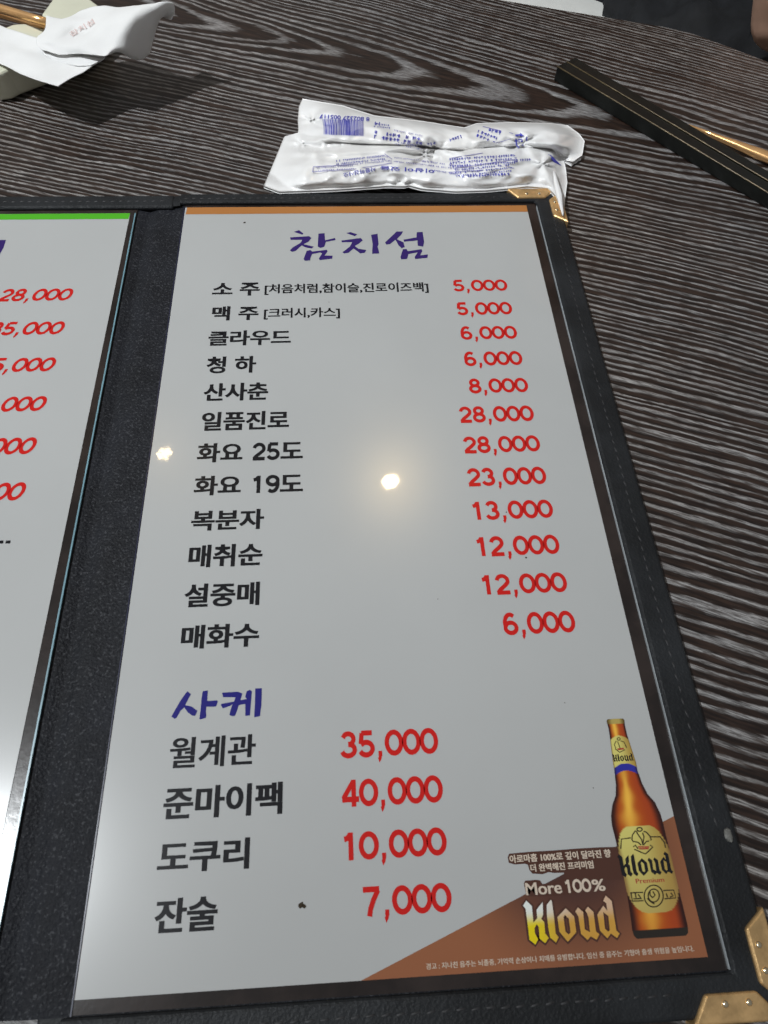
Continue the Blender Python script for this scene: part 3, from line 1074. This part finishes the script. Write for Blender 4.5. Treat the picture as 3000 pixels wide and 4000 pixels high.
# ------------------------------------------------------------------ wet tissue packet
pk = empty('wet_tissue_packet', (0.112, 0.036, 0.0))
tag(pk, 'crumpled white plastic wet tissue packet with blue printing, lying against the menu top', 'packet')
left = [(1181, 385), (1167, 419), (1163, 470), (1165, 518), (1110, 533), (1075, 620), (1030, 727)]
right = [(2219, 490), (2262, 521), (2284, 551), (2275, 606), (2238, 632), (2204, 626), (2212, 669), (2216, 715), (2207, 780), (2203, 845)]
top = [(1181, 385), (1337, 411), (1422, 438), (1464, 451), (1650, 473), (1814, 498), (1861, 481), (2000, 477), (2156, 481), (2219, 490)]
bot = [(1030, 727), (1089, 749), (1295, 742), (1506, 727), (1582, 728), (1595, 724), (1650, 738), (1777, 748), (1903, 744), (1988, 736), (2060, 728), (2140, 735), (2170, 765), (2203, 845)]
NS, NTT = 190, 70


def coons(s_, t):
    c0, c1, d0, d1 = lerp_poly(top, s_), lerp_poly(bot, s_), lerp_poly(left, t), lerp_poly(right, t)
    out = []
    for k_ in (0, 1):
        out.append((1 - t) * c0[k_] + t * c1[k_] + (1 - s_) * d0[k_] + s_ * d1[k_]
                   - ((1 - s_) * (1 - t) * top[0][k_] + s_ * (1 - t) * top[-1][k_] + (1 - s_) * t * bot[0][k_] + s_ * t * bot[-1][k_]))
    return out


def pk_height(s_, t, px, py):
    ends = smooth01(0.0, 0.13, s_) * (1 - smooth01(0.87, 1.0, s_))
    seam = 0.44 + 0.05 * math.sin(s_ * 7.0 + 0.5) + 0.035 * math.sin(s_ * 17)
    d1 = (t - seam * 0.5) / (seam * 0.54)
    d2 = (t - (seam + 1) / 2) / ((1 - seam) * 0.505)
    lobe = max(0, 1 - abs(d1) ** 2.3) ** 0.6 * 0.0085 + max(0, 1 - abs(d2) ** 2.3) ** 0.6 * 0.0090
    z = 0.0030 + ends * min(lobe, 0.0095)
    # folded back seam lying to one side
    e_ = t - (0.60 - 0.10 * smooth01(0.1, 0.6, s_))
    z += 0.0016 * smooth01(0.06, 0.0, e_) * smooth01(-0.16, -0.06, e_) * smooth01(0.03, 0.08, s_) * (1 - smooth01(0.5, 0.68, s_)) * 1.0 if e_ < 0.06 else 0
    # pinch in the middle with radiating creases
    for (cx, cy, rad, dep) in ((1662, 606, 95, 0.0058), (1690, 585, 50, 0.003), (1220, 470, 55, 0.003), (1180, 560, 60, 0.003), (2120, 640, 90, 0.0045), (2040, 560, 45, 0.0020), (1560, 735, 40, 0.003)):
        d_ = math.hypot(px - cx, (py - cy) * 1.7) / rad
        if d_ < 2.5:
            an = math.atan2((py - cy) * 1.7, px - cx)
            z -= dep * math.exp(-d_ * d_) * (0.75 + 0.25 * math.cos(an * 5 + cx))
            z += 0.0009 * math.cos(an * 6 + cy) * math.exp(-((d_ - 1.1) / 0.6) ** 2) * ends
    # sharp random wrinkles
    inner = smooth01(0, 0.14, t) * smooth01(1.0, 0.86, t)
    ends *= inner
    q = Vector((px / 170, py / 75, 1.3))
    z += ends * 0.0015 * (abs(noise.noise(q)) * -2.0 + 0.45)
    q3 = Vector((px / 95 + py / 120, py / 55 - px / 300, 8.3))
    z += ends * 0.0007 * (abs(noise.noise(q3)) * -2.0 + 0.45)
    q2 = Vector((px / 52, py / 30, 4.1))
    z += ends * 0.0004 * (0.35 - abs(noise.noise(q2)) * 1.5)
    if s_ > 0.955:                                  # crimped end seal
        z += 0.00025 * math.sin(py * 0.55) * smooth01(0.955, 0.97, s_)
    low = 0.0054 * smooth01(0.80, 0.97, t)          # carried by the raised border of the menu
    return max(z, 0.0012 + low, low + 0.0004)


P = []
for i in range(NS + 1):
    s_ = i / NS
    row = []
    for j in range(NTT + 1):
        t = j / NTT
        px, py = coons(s_, t)
        row.append(tuple(at(px, py, pk_height(s_, t, px, py))))
    P.append(row)
v, f = grid_mesh(P)
n_top = len(v)
m_ = NTT + 1
# underside: same outline, flat, joined at the rim
base = []
for i in range(NS + 1):
    for j in range(NTT + 1):
        x, y, z = v[i * m_ + j]
        rim = i in (0, NS) or j in (0, NTT)
        zb = (0.0055 if j > 0.72 * NTT else 0.0004)
        base.append((x, y, min(zb, z - 0.0003)))
v = v + base
f2 = [tuple(n_top + k_ for k_ in reversed(q)) for q in f]
rim = [i * m_ for i in range(NS + 1)] + [NS * m_ + j for j in range(1, m_)] + [i * m_ + NTT for i in range(NS - 1, -1, -1)] + [j for j in range(NTT - 1, 0, -1)]
fr_ = [(rim[k_], rim[(k_ + 1) % len(rim)], n_top + rim[(k_ + 1) % len(rim)], n_top + rim[k_]) for k_ in range(len(rim))]
po = mesh_obj('packet_film', v, f + f2 + fr_, M_PLASTIC, pk, smooth=True)
PKB = BVHTree.FromPolygons([Vector(p) for p in v[:n_top]], f)


def on_surface(bvh, px, py, lift=0.0006):
    hit = bvh.ray_cast(CAM, raydir(px, py))
    if hit[0] is None:
        return None
    return hit[0] - raydir(px, py) * lift


def print_on(bvh, name, quads, mat, parent, lift=0.0006):
    vs, fs = [], []
    for q in quads:
        ps = [on_surface(bvh, x, y, lift) for x, y in q]
        if any(p is None for p in ps):
            continue
        i0 = len(vs)
        vs += [tuple(p) for p in ps]
        fs.append(tuple(range(i0, i0 + len(ps))))
    return mesh_obj(name, vs, fs, mat, parent) if fs else None


def text_on(bvh, name, body, px0, px1, hpx, mat, parent, flip=True, offset=0.015, lift=0.0006):
    """line of print between two photo points; flip = read upside down"""
    vs, fs = text_geo(body, offset)
    ax, ay = px1[0] - px0[0], px1[1] - px0[1]
    quads = []
    L = math.hypot(ax, ay)
    nx, ny = ay / L, -ax / L
    for fc in fs:
        q = []
        for k_ in fc:
            a_, b_ = vs[k_]
            q.append((px0[0] + ax * a_ + nx * hpx * b_, px0[1] + ay * a_ + ny * hpx * b_))
        quads.append(q)
    return print_on(bvh, name, quads, mat, parent, lift)


ZQ = Z(1000, 360, .4219)
ZQ2 = Z(1650, 420, .4219)
# barcode
quads = []
x = 0.0
rnd = random.Random(3)
while x < 1.0:
    wb = rnd.choice((0.008, 0.008, 0.016, 0.024))
    for sg in range(10):
        def bp(xx, tt):
            return ZQ(612 + 390 * xx + 25 * tt * (1 - xx) * (1.6 - tt), 248 + 14 * xx + 142 * tt)
        quads.append([bp(x, sg / 10), bp(min(x + wb, 1), sg / 10), bp(min(x + wb, 1), (sg + 1) / 10), bp(x, (sg + 1) / 10)])
    x += wb + rnd.choice((0.008, 0.012, 0.018))
print_on(PKB, 'barcode', quads, M_PKINK, pk)
text_on(PKB, 'printed_text', '8 802327 005117', ZQ(1052, 232), ZQ(588, 203), 16, M_PKINK, pk)
# columns of small print right of the barcode
rnd = random.Random(5)


def glyph_rows(zw, p0, p1, n_rows, pitch, hh, mat, dens=0.8, name='small_print', seed=1, gl=(9, 16)):
    rr = random.Random(seed)
    quads = []
    ax, ay = p1[0] - p0[0], p1[1] - p0[1]
    L = math.hypot(ax, ay)
    ux, uy = ax / L, ay / L
    nx, ny = -uy, ux
    for r_ in range(n_rows):
        x = 0
        while x < L - 8:
            g_ = rr.uniform(*gl)
            if rr.random() < dens:
                for k_ in range(3):
                    o_ = rr.uniform(0, 0.5) * hh
                    kind = rr.random()
                    if kind < 0.5:
                        q = [(x, o_), (x + g_ * 0.8, o_), (x + g_ * 0.8, o_ + hh * 0.2), (x, o_ + hh * 0.2)]
                    else:
                        xo = x + rr.uniform(0, 0.6) * g_
                        q = [(xo, 0), (xo + g_ * 0.2, 0), (xo + g_ * 0.2, hh), (xo, hh)]
                    quads.append([zw(p0[0] + ux * a_ + nx * (b_ + r_ * pitch), p0[1] + uy * a_ + ny * (b_ + r_ * pitch)) for a_, b_ in q])
            x += g_ + 3
    return print_on(PKB, name, quads, mat, pk)


glyph_rows(ZQ, (1095, 285), (1240, 300), 2, 24, 15, M_PKINK, 0.85, seed=2)
glyph_rows(ZQ, (1100, 355), (1530, 420), 2, 40, 30, M_PKINK, 0.8, seed=3, gl=(26, 40))
glyph_rows(ZQ, (1280, 345), (1560, 400), 1, 20, 15, M_PKINK2, 0.8, seed=4)
glyph_rows(ZQ, (1290, 450), (1530, 500), 2, 22, 14, M_PKINK, 0.7, seed=14)
text_on(PKB, 'printed_text', '14', ZQ(1148, 276), ZQ(1098, 272), 14, M_PKINK, pk)
glyph_rows(ZQ2, (45, 330), (130, 315), 1, 20, 26, M_PKINK, 0.9, seed=6, gl=(18, 26))
glyph_rows(ZQ2, (250, 290), (360, 250), 1, 20, 28, M_PKINK, 0.9, seed=7, gl=(18, 26))
glyph_rows(ZQ2, (590, 185), (720, 215), 1, 20, 34, M_PKINK, 0.95, seed=8, gl=(24, 32))
glyph_rows(ZQ2, (520, 205), (740, 290), 2, 40, 26, M_PKINK, 0.9, seed=9, gl=(24, 32))
# dense table of tiny print along the lower lobe
glyph_rows(ZQ, (740, 628), (1190, 578), 2, 30, 20, M_PKINK, 0.9, seed=10)
glyph_rows(ZQ, (560, 690), (910, 672), 2, 28, 14, M_PKINK2, 0.9, seed=11)
glyph_rows(ZQ, (900, 660), (1240, 628), 1, 28, 15, M_PKINK2, 0.9, seed=12)
glyph_rows(ZQ, (1200, 590), (1650, 640), 2, 34, 15, M_PKINK2, 0.75, seed=13)
glyph_rows(ZQ2, (0, 490), (560, 560), 2, 30, 16, M_PKINK2, 0.8, seed=15)
glyph_rows(ZQ2, (250, 470), (870, 430), 3, 32, 24, M_PKINK, 0.9, seed=16, gl=(16, 26))
glyph_rows(ZQ2, (300, 570), (820, 520), 3, 28, 18, M_PKINK, 0.85, seed=17, gl=(14, 22))
glyph_rows(ZQ2, (830, 480), (1000, 470), 1, 24, 20, M_PKINK, 0.9, seed=18, gl=(14, 22))
text_on(PKB, 'printed_text', '사용하십시오', ZQ(1105, 690), ZQ(805, 745), 18, M_PKINK, pk)
text_on(PKB, 'printed_text', '이상이 있을', ZQ(1650, 712), ZQ(1150, 680), 16, M_PKINK, pk)
glyph_rows(ZQ2, (110, 575), (330, 610), 1, 20, 14, M_PKINK, 0.8, seed=19)
glyph_rows(ZQ2, (360, 628), (830, 600), 1, 20, 24, M_PKINK, 0.8, seed=20, gl=(18, 30))
# recycling arrows and a blue corner mark
print_on(PKB, 'recycling_mark', [[ZQ2(*p) for p in q] for q in (
    [(858, 250), (920, 245), (922, 258), (862, 266)], [(905, 232), (942, 262), (902, 268)],
    [(862, 300), (872, 300), (880, 355), (866, 350)], [(852, 312), (868, 285), (884, 318)], [(868, 350), (880, 350), (902, 370), (894, 380)],
    [(962, 265), (974, 275), (970, 310), (958, 305)], [(915, 350), (938, 335), (940, 362)],
    [(885, 290), (925, 290), (925, 300), (885, 300)], [(890, 305), (900, 305), (900, 322), (890, 322)], [(912, 305), (930, 305), (930, 318), (912, 318)])], M_PKINK, pk)
print_on(PKB, 'corner_mark', [[ZQ2(*p) for p in [(1160, 432), (1190, 440), (1230, 478), (1290, 540), (1225, 510)]]], M_PKINK, pk)
# thin frame lines of the table
fl_ = []
for p, q in (((530, 690), (900, 668)), ((525, 738), (905, 712)), ((530, 690), (525, 738)), ((1190, 570), (1260, 620)), ((905, 712), (1260, 655))):
    st = stroke_strip([p, ((p[0] + q[0]) / 2, (p[1] + q[1]) / 2), q], 5, False)
    for a_, b_ in zip(st, st[1:]):
        fl_.append([ZQ(*a_[0]), ZQ(*a_[1]), ZQ(*b_[1]), ZQ(*b_[0])])
for p, q in (((560, 175), (840, 240)), ((680, 330), (820, 290)), ((250, 470), (560, 420)), ((300, 560), (860, 480)), ((240, 600), (850, 560))):
    st = stroke_strip([p, ((p[0] + q[0]) / 2, (p[1] + q[1]) / 2), q], 5, False)
    for a_, b_ in zip(st, st[1:]):
        fl_.append([ZQ2(*a_[0]), ZQ2(*a_[1]), ZQ2(*b_[1]), ZQ2(*b_[0])])
print_on(PKB, 'frame_lines', fl_, M_PKINK2, pk)
# loose torn flap hanging over the menu corner
P = []
for i in range(9):
    a_ = crom([(2158, 668), (2166, 730), (2180, 790), (2196, 842)], i / 8)
    wv_ = (1 - abs(i / 8 - 0.45) * 1.5) * 26 + 3
    P.append([tuple(at(a_[0] + wv_ * k_ / 4, a_[1], 0.0088 - 0.0012 * i / 8 + 0.0006 * math.sin(math.pi * k_ / 4))) for k_ in range(5)])
v, f = grid_mesh(P)
o = mesh_obj('torn_flap', v, f, M_PLASTIC, pk, smooth=True)
md = o.modifiers.new('thickness', 'SOLIDIFY')
md.thickness = 0.0002

# ------------------------------------------------------------------ ceramic dish, chopsticks, napkin
dish = empty('ceramic_dish', (-0.105, 0.105, 0.0))
tag(dish, 'cream glazed ceramic dish at the upper left, half hidden under the napkin', 'dish')
out_px = [(158, 55), (262, 96), (250, 130), (177, 122), (100, 88), (50, 92), (17, 105), (-60, 150), (-70, 300), (-10, 292), (25, 274), (160, 225), (330, 170), (420, 85), (400, 30), (330, -25), (215, -22)]
bm = bmesh.new()
toppts = [at(x, y, 0.014) for x, y in out_px]
cen = sum(toppts, Vector()) / len(toppts)
lo = []
for p in toppts:
    q = cen + (p - cen) * 0.93
    lo.append((q.x, q.y, 0.0004))
hi = [bm.verts.new(p) for p in toppts]
lov = [bm.verts.new(p) for p in lo]
n = len(hi)
bm.faces.new(hi)
bm.faces.new(list(reversed(lov)))
for i in range(n):
    bm.faces.new((lov[i], lov[(i + 1) % n], hi[(i + 1) % n], hi[i]))
bevel(bm, 0.0016, 3)
bm_obj('dish_body', bm, M_CERAMIC, dish, smooth=False)
bm = bmesh.new()
q = [at(x, y, 0.006) for x, y in ((92, 66), (182, 100), (200, 118), (178, 124), (104, 92))]
prism(bm, [(p.x, p.y) for p in q], 0.0004, 0.006)
bevel(bm, 0.0008, 2)
bm_obj('dish_ledge', bm, M_CERAMIC, dish)


def stick(name, p, q, r0, r1, mat, parent=None, square=False):
    p, q = Vector(p), Vector(q)
    d = (q - p).normalized()
    s_ = d.cross(Vector((0, 0, 1))).normalized()
    t = s_.cross(d)
    bm = bmesh.new()
    rings = []
    n_ = 4 if square else 14
    for k_ in range(9):
        c_ = p + (q - p) * k_ / 8
        r_ = r0 + (r1 - r0) * k_ / 8
        ring = []
        for a_ in range(n_):
            an = 2 * math.pi * a_ / n_ + (math.pi / 4 if square else 0)
            m = math.sqrt(2) if square else 1
            ring.append(bm.verts.new(c_ + s_ * math.cos(an) * r_ * m + t * math.sin(an) * r_ * m))
        rings.append(ring)
    for a_, b_ in zip(rings, rings[1:]):
        for k_ in range(n_):
            bm.faces.new((a_[k_], a_[(k_ + 1) % n_], b_[(k_ + 1) % n_], b_[k_]))
    bm.faces.new(list(reversed(rings[0])))
    bm.faces.new(rings[-1])
    return bm


def chopstick_round(px0, px1, z0, z1, r0, r1, label):
    p, q = at(*px0, z0), at(*px1, z1)
    p2 = q + (p - q) * 2.6
    p2.z = z0
    bm = stick('x', p2, q, r0, r1, M_COPPER)
    o = bm_obj('chopstick', bm, M_COPPER, smooth=True, loc=tuple((p2 + q) / 2))
    tag(o, label, 'chopstick', 'copper chopsticks on the dish')


chopstick_round((0, 32), (200, 92), 0.0172, 0.0168, 0.0026, 0.0020, 'copper coloured chopstick poking out from under the white napkin, the upper of the pair')
chopstick_round((0, 52), (190, 108), 0.0105, 0.0095, 0.0022, 0.0016, 'copper coloured chopstick lower in the dish gap, below the brighter one')

# napkin: a lower sheet and a folded, arched upper sheet
nap = empty('paper_napkin', (-0.06, 0.085, 0.0))
tag(nap, 'crumpled white paper napkin with faint red print, draped over the cream dish', 'napkin')
ZN = Z(0, 0, .422)


def patch(name, ctrl, nu, nv, mat, parent, jitter=0.0006, solid=0.0003):
    """ctrl[row][col] = (zoom x, zoom y, z)"""
    rows_ = []
    for i in range(nu + 1):
        cps = [crom([c_[j] for c_ in ctrl], i / nu) for j in range(len(ctrl[0]))]
        row = []
        for j in range(nv + 1):
            x, y, z = crom(cps, j / nv)
            p = at(*ZN(x, y), z)
            p.z += jitter * (noise.noise(p * 70) * 2 + 2.2 * abs(noise.noise(p * 42 + Vector((3, 1, 7)))))
            row.append(tuple(p))
        rows_.append(row)
    v, f = grid_mesh(rows_)
    o = mesh_obj(name, v, f, mat, parent, smooth=True)
    md = o.modifiers.new('thickness', 'SOLIDIFY')
    md.thickness = solid
    md.offset = 0
    bv = BVHTree.FromPolygons([Vector(p) for p in v], f)
    return o, bv


# lower sheet: rows back -> front, columns left -> right
low_c = [
    [(-420, 70, .0165), (-180, 160, .0165), (60, 262, .0175), (340, 345, .020), (640, 400, .0215), (960, 470, .0225)],
    [(-440, 170, .0165), (-190, 260, .0165), (30, 355, .0172), (330, 468, .0185), (640, 520, .0205), (960, 555, .0225)],
    [(-460, 260, .0170), (-200, 360, .0170), (10, 440, .0172), (320, 570, .0190), (560, 650, .0195), (760, 670, .0220)],
    [(-480, 380, .0165), (-220, 480, .0165), (-10, 590, .0160), (250, 720, .0185), (430, 780, .0198), (540, 806, .0205)],
]
patch('lower_sheet', low_c, 26, 60, M_NAPKIN, nap)
# fold flap between the sheets
mid_c = [
    [(400, 470, .0205), (560, 500, .0225), (760, 520, .024), (960, 548, .0245)],
    [(420, 520, .0200), (580, 545, .0215), (760, 560, .023), (920, 568, .0240)],
    [(560, 585, .0198), (640, 600, .0205), (730, 612, .0215), (850, 605, .0232)],
]
patch('fold_flap', mid_c, 10, 20, M_NAPKIN, nap, 0.0001)
up_c = [
    [(440, 175, .0215), (640, 180, .0235), (780, 98, .0265), (1000, 70, .0310), (1180, 70, .0350), (1400, 30, .0395), (1500, 14, .0405), (1600, 30, .0395), (1618, 110, .0350), (1585, 188, .0320)],
    [(425, 235, .0225), (560, 235, .0240), (760, 225, .0265), (950, 165, .0310), (1130, 125, .0345), (1290, 80, .0385), (1380, 105, .0380), (1450, 150, .0345), (1480, 166, .0310), (1492, 168, .0285)],
    [(405, 300, .0225), (560, 330, .0255), (720, 300, .0250), (900, 260, .0300), (1060, 225, .0335), (1215, 175, .0370), (1290, 220, .0350), (1360, 300, .0300), (1410, 345, .0250), (1420, 360, .0225)],
    [(345, 345, .0220), (480, 400, .0248), (660, 370, .0262), (850, 350, .0295), (1000, 330, .0315), (1130, 300, .0340), (1210, 360, .0310), (1290, 420, .0265), (1365, 470, .0215), (1388, 480, .0190)],
    [(345, 420, .0218), (480, 450, .0235), (650, 440, .0265), (830, 425, .0285), (950, 430, .0290), (1070, 415, .0305), (1150, 470, .0275), (1230, 525, .0225), (1310, 545, .0180), (1342, 535, .0160)],
    [(405, 490, .0210), (520, 512, .0228), (720, 508, .0250), (880, 530, .0265), (960, 545, .0268), (1010, 535, .0275), (1060, 470, .0255), (1140, 500, .0215), (1230, 545, .0170), (1290, 562, .0150)],
]
uo, ub = patch('upper_sheet', up_c, 44, 80, M_NAPKIN, nap, 0.0009)
text_on(ub, 'printed_text', '참치섬', ZN(660, 345), ZN(880, 215), 22, M_NAPPRINT, nap, offset=0.01, lift=0.0014)

# ------------------------------------------------------------------ black chopsticks and copper utensil at the right
d = Vector((0.6065, -0.7950, 0)).normalized()
nn_ = Vector((0.795, 0.6065, 0))
p0 = Vector((0.1886, 0.1108, 0.0))
for k_, (off, ln, lab) in enumerate(((0.0037, 0.236, 'long black lacquered square chopstick, the nearer of two lying at the upper right'),
                                     (0.0116, 0.234, 'long black lacquered square chopstick, the farther of two lying at the upper right'))):
    r0, r1 = (0.0037, 0.0030) if k_ == 0 else (0.0036, 0.0030)
    a_ = p0 + nn_ * off + d * (0.0 if k_ == 0 else -0.0002)
    a_.z = r0 + 0.0002
    b_ = a_ + d * ln
    b_.z = r1 + 0.0002
    bm = stick('x', a_, b_, r0, r1, M_LACQUER, square=True)
    bevel(bm, 0.0005, 2)
    o = bm_obj('black_chopstick', bm, M_LACQUER, loc=tuple((a_ + b_) / 2))
    tag(o, lab, 'chopstick', 'black chopsticks')
    # painted highlight: thin golden strip along the edge towards the menu
    s_ = -nn_
    bm = bmesh.new()
    e0 = a_ + s_ * (r0 - 0.0001) + Vector((0, 0, r0 - 0.00012))
    e1 = b_ + s_ * (r1 - 0.0001) + Vector((0, 0, r1 - 0.00012))
    bm2 = stick('x', e0, e1, 0.00033, 0.00033, M_EDGEGLINT)
    bm_obj('edge_glint', bm2, M_EDGEGLINT, o, smooth=True)

# copper utensil handle emerging behind them
tip = at(2690, 490, 0.003)
pA_, pB_ = at(3000, 593, 0.003), at(3000, 632, 0.003)
mid = (pA_ + pB_) / 2
dirc = (mid - tip).normalized()
per = Vector((-dirc.y, dirc.x, 0))
bm = bmesh.new()
secs = []
for k_ in range(13):
    t = k_ / 12
    c_ = tip + dirc * (t * 0.15)
    hw = 0.0006 + 0.0030 * smooth01(0.0, 0.35, t)
    ring = []
    for a_ in range(12):
        an = 2 * math.pi * a_ / 12
        ring.append(bm.verts.new((c_.x + per.x * hw * math.cos(an), c_.y + per.y * hw * math.cos(an), 0.0027 + 0.0025 * math.sin(an) * (0.4 + 0.6 * smooth01(0, 0.3, t)))))
    secs.append(ring)
for a_, b_ in zip(secs, secs[1:]):
    for k_ in range(12):
        bm.faces.new((a_[k_], a_[(k_ + 1) % 12], b_[(k_ + 1) % 12], b_[k_]))
bm.faces.new(list(reversed(secs[0])))
bm.faces.new(secs[-1])
o = bm_obj('metal_chopstick', bm, M_COPPER, smooth=True, loc=tuple(tip))
tag(o, 'shiny copper coloured metal stick beside the black chopsticks at the right edge', 'chopstick')

# ------------------------------------------------------------------ person across the table, seat beside
def skin_obj(name, joints, edges, mat, parent=None, loc=(0, 0, 0), sub=2):
    off = rootloc(parent) if parent else Vector(loc)
    me = bpy.data.meshes.new(name)
    me.from_pydata([Vector(j[0]) - off for j in joints], edges, [])
    me.materials.append(mat)
    o = bpy.data.objects.new(name, me)
    COL.objects.link(o)
    if parent:
        o.parent = parent
    else:
        o.location = off
    md = o.modifiers.new('skin', 'SKIN')
    md.use_smooth_shade = True
    for k_, j in enumerate(joints):
        sv = me.skin_vertices[0].data[k_]
        sv.radius = (j[1], j[2] if len(j) > 2 else j[1])
        sv.use_root = (k_ == 0)
    ms = o.modifiers.new('subdivide', 'SUBSURF')
    ms.levels = sub
    ms.render_levels = sub
    return o


T0 = at(2470, -60, -0.12)
tx_, ty_ = T0.x, T0.y
hip = Vector((tx_ + 0.01, ty_ + 0.03, -0.24))
kn = at(2810, 470, -0.135)
hip1 = at(2490, 60, -0.13)
elb, wri = at(3175, -170, 0.0), at(3075, 95, -0.05)
hand = at(3030, 205, -0.062)
sh1 = Vector((tx_ + 0.15, ty_ + 0.01, 0.22))
kn2 = kn + Vector((0.06, 0.20, -0.10))
J = [(hip, 0.085), ((tx_ - 0.01, ty_ + 0.01, -0.05), 0.100), ((tx_, ty_, 0.10), 0.105), ((tx_, ty_, 0.23), 0.078), ((tx_ + 0.005, ty_ - 0.01, 0.31), 0.048), ((tx_ + 0.015, ty_ - 0.025, 0.37), 0.070), ((tx_ + 0.02, ty_ - 0.03, 0.45), 0.086), ((tx_ + 0.02, ty_ - 0.03, 0.51), 0.055),
     (sh1, 0.050), (elb, 0.038), (wri, 0.028), (hand, 0.022),
     ((tx_ - 0.14, ty_ + 0.02, 0.22), 0.050), ((tx_ - 0.10, ty_ + 0.13, 0.0), 0.036), ((tx_ - 0.03, ty_ + 0.09, -0.14), 0.026),
     (hip1, 0.055), (kn, 0.05), ((kn.x + 0.02, kn.y - 0.01, -0.69), 0.036),
     (hip + Vector((0.09, 0.03, -0.01)), 0.060), (kn2, 0.05), ((kn2.x + 0.02, kn2.y, -0.69), 0.036)]
E_ = [(0, 1), (1, 2), (2, 3), (3, 4), (4, 5), (5, 6), (6, 7), (3, 8), (8, 9), (9, 10), (10, 11), (3, 12), (12, 13), (13, 14), (0, 15), (15, 16), (16, 17), (0, 18), (18, 19), (19, 20)]
person = skin_obj('person', J, E_, M_SKIN, loc=(tx_, ty_, -0.74))
tag(person, 'person in black clothes seated beyond the table, bare forearm at the right edge', 'person')
S = [(hip + Vector((0, 0, 0.01)), 0.118), ((tx_ - 0.01, ty_ + 0.005, -0.05), 0.122), ((tx_, ty_, 0.09), 0.120), ((tx_, ty_, 0.22), 0.092),
     (sh1, 0.062), (sh1.lerp(elb, 0.55), 0.058),
     ((tx_ - 0.14, ty_ + 0.02, 0.215), 0.062), ((tx_ - 0.125, ty_ + 0.08, 0.10), 0.056)]
SE = [(0, 1), (1, 2), (2, 3), (3, 4), (4, 5), (3, 6), (6, 7)]
shirt = skin_obj('shirt', S, SE, M_SHIRT, person, sub=3)
tx = bpy.data.textures.new('cloth_folds', 'CLOUDS')
tx.noise_scale = 0.028
md = shirt.modifiers.new('folds', 'DISPLACE')
md.texture = tx
md.strength = 0.022
md.texture_coords = 'LOCAL'
trs = skin_obj('trousers', [(hip + Vector((0, 0, -0.02)), 0.112), (hip1, 0.088), (kn, 0.076), ((kn.x + 0.02, kn.y - 0.01, -0.66), 0.052),
                      (hip + Vector((0.09, 0.03, -0.01)), 0.094), (kn2, 0.074), ((kn2.x + 0.02, kn2.y, -0.66), 0.052)],
         [(0, 1), (1, 2), (2, 3), (0, 4), (4, 5), (5, 6)], M_TROUSERS, person)
md = trs.modifiers.new('folds', 'DISPLACE')
md.texture = tx
md.strength = 0.045
md.texture_coords = 'LOCAL'
trs.modifiers['subdivide'].levels = 4
trs.modifiers['subdivide'].render_levels = 4
skin_obj('hair', [((tx_ + 0.01, ty_ + 0.015, 0.42), 0.075), ((tx_ + 0.015, ty_ - 0.005, 0.49), 0.088), ((tx_ + 0.02, ty_ - 0.04, 0.535), 0.055)], [(0, 1), (1, 2)], M_HAIR, person)

seat = empty('white_seat', (0.16, 0.36, -0.74))
tag(seat, 'white rounded seat just beyond the far table edge, left of the person', 'seat')
bm = bmesh.new()
cs = at(2230, -10, -0.10)
pts = []
for k_ in range(32):
    an = 2 * math.pi * k_ / 32
    c_, s_ = math.cos(an), math.sin(an)
    pts.append((cs.x - 0.05 + 0.15 * math.copysign(abs(c_) ** 0.6, c_), cs.y + 0.09 + 0.15 * math.copysign(abs(s_) ** 0.6, s_)))
prism(bm, pts, -0.16, -0.10)
bevel(bm, 0.012, 3)
bm_obj('cushion', bm, M_SEAT, seat)
bm = stick('x', (cs.x - 0.05, cs.y + 0.09, -0.739), (cs.x - 0.05, cs.y + 0.09, -0.158), 0.03, 0.03, M_RIVET)
bm_obj('pedestal', bm, M_RIVET, seat, smooth=True)
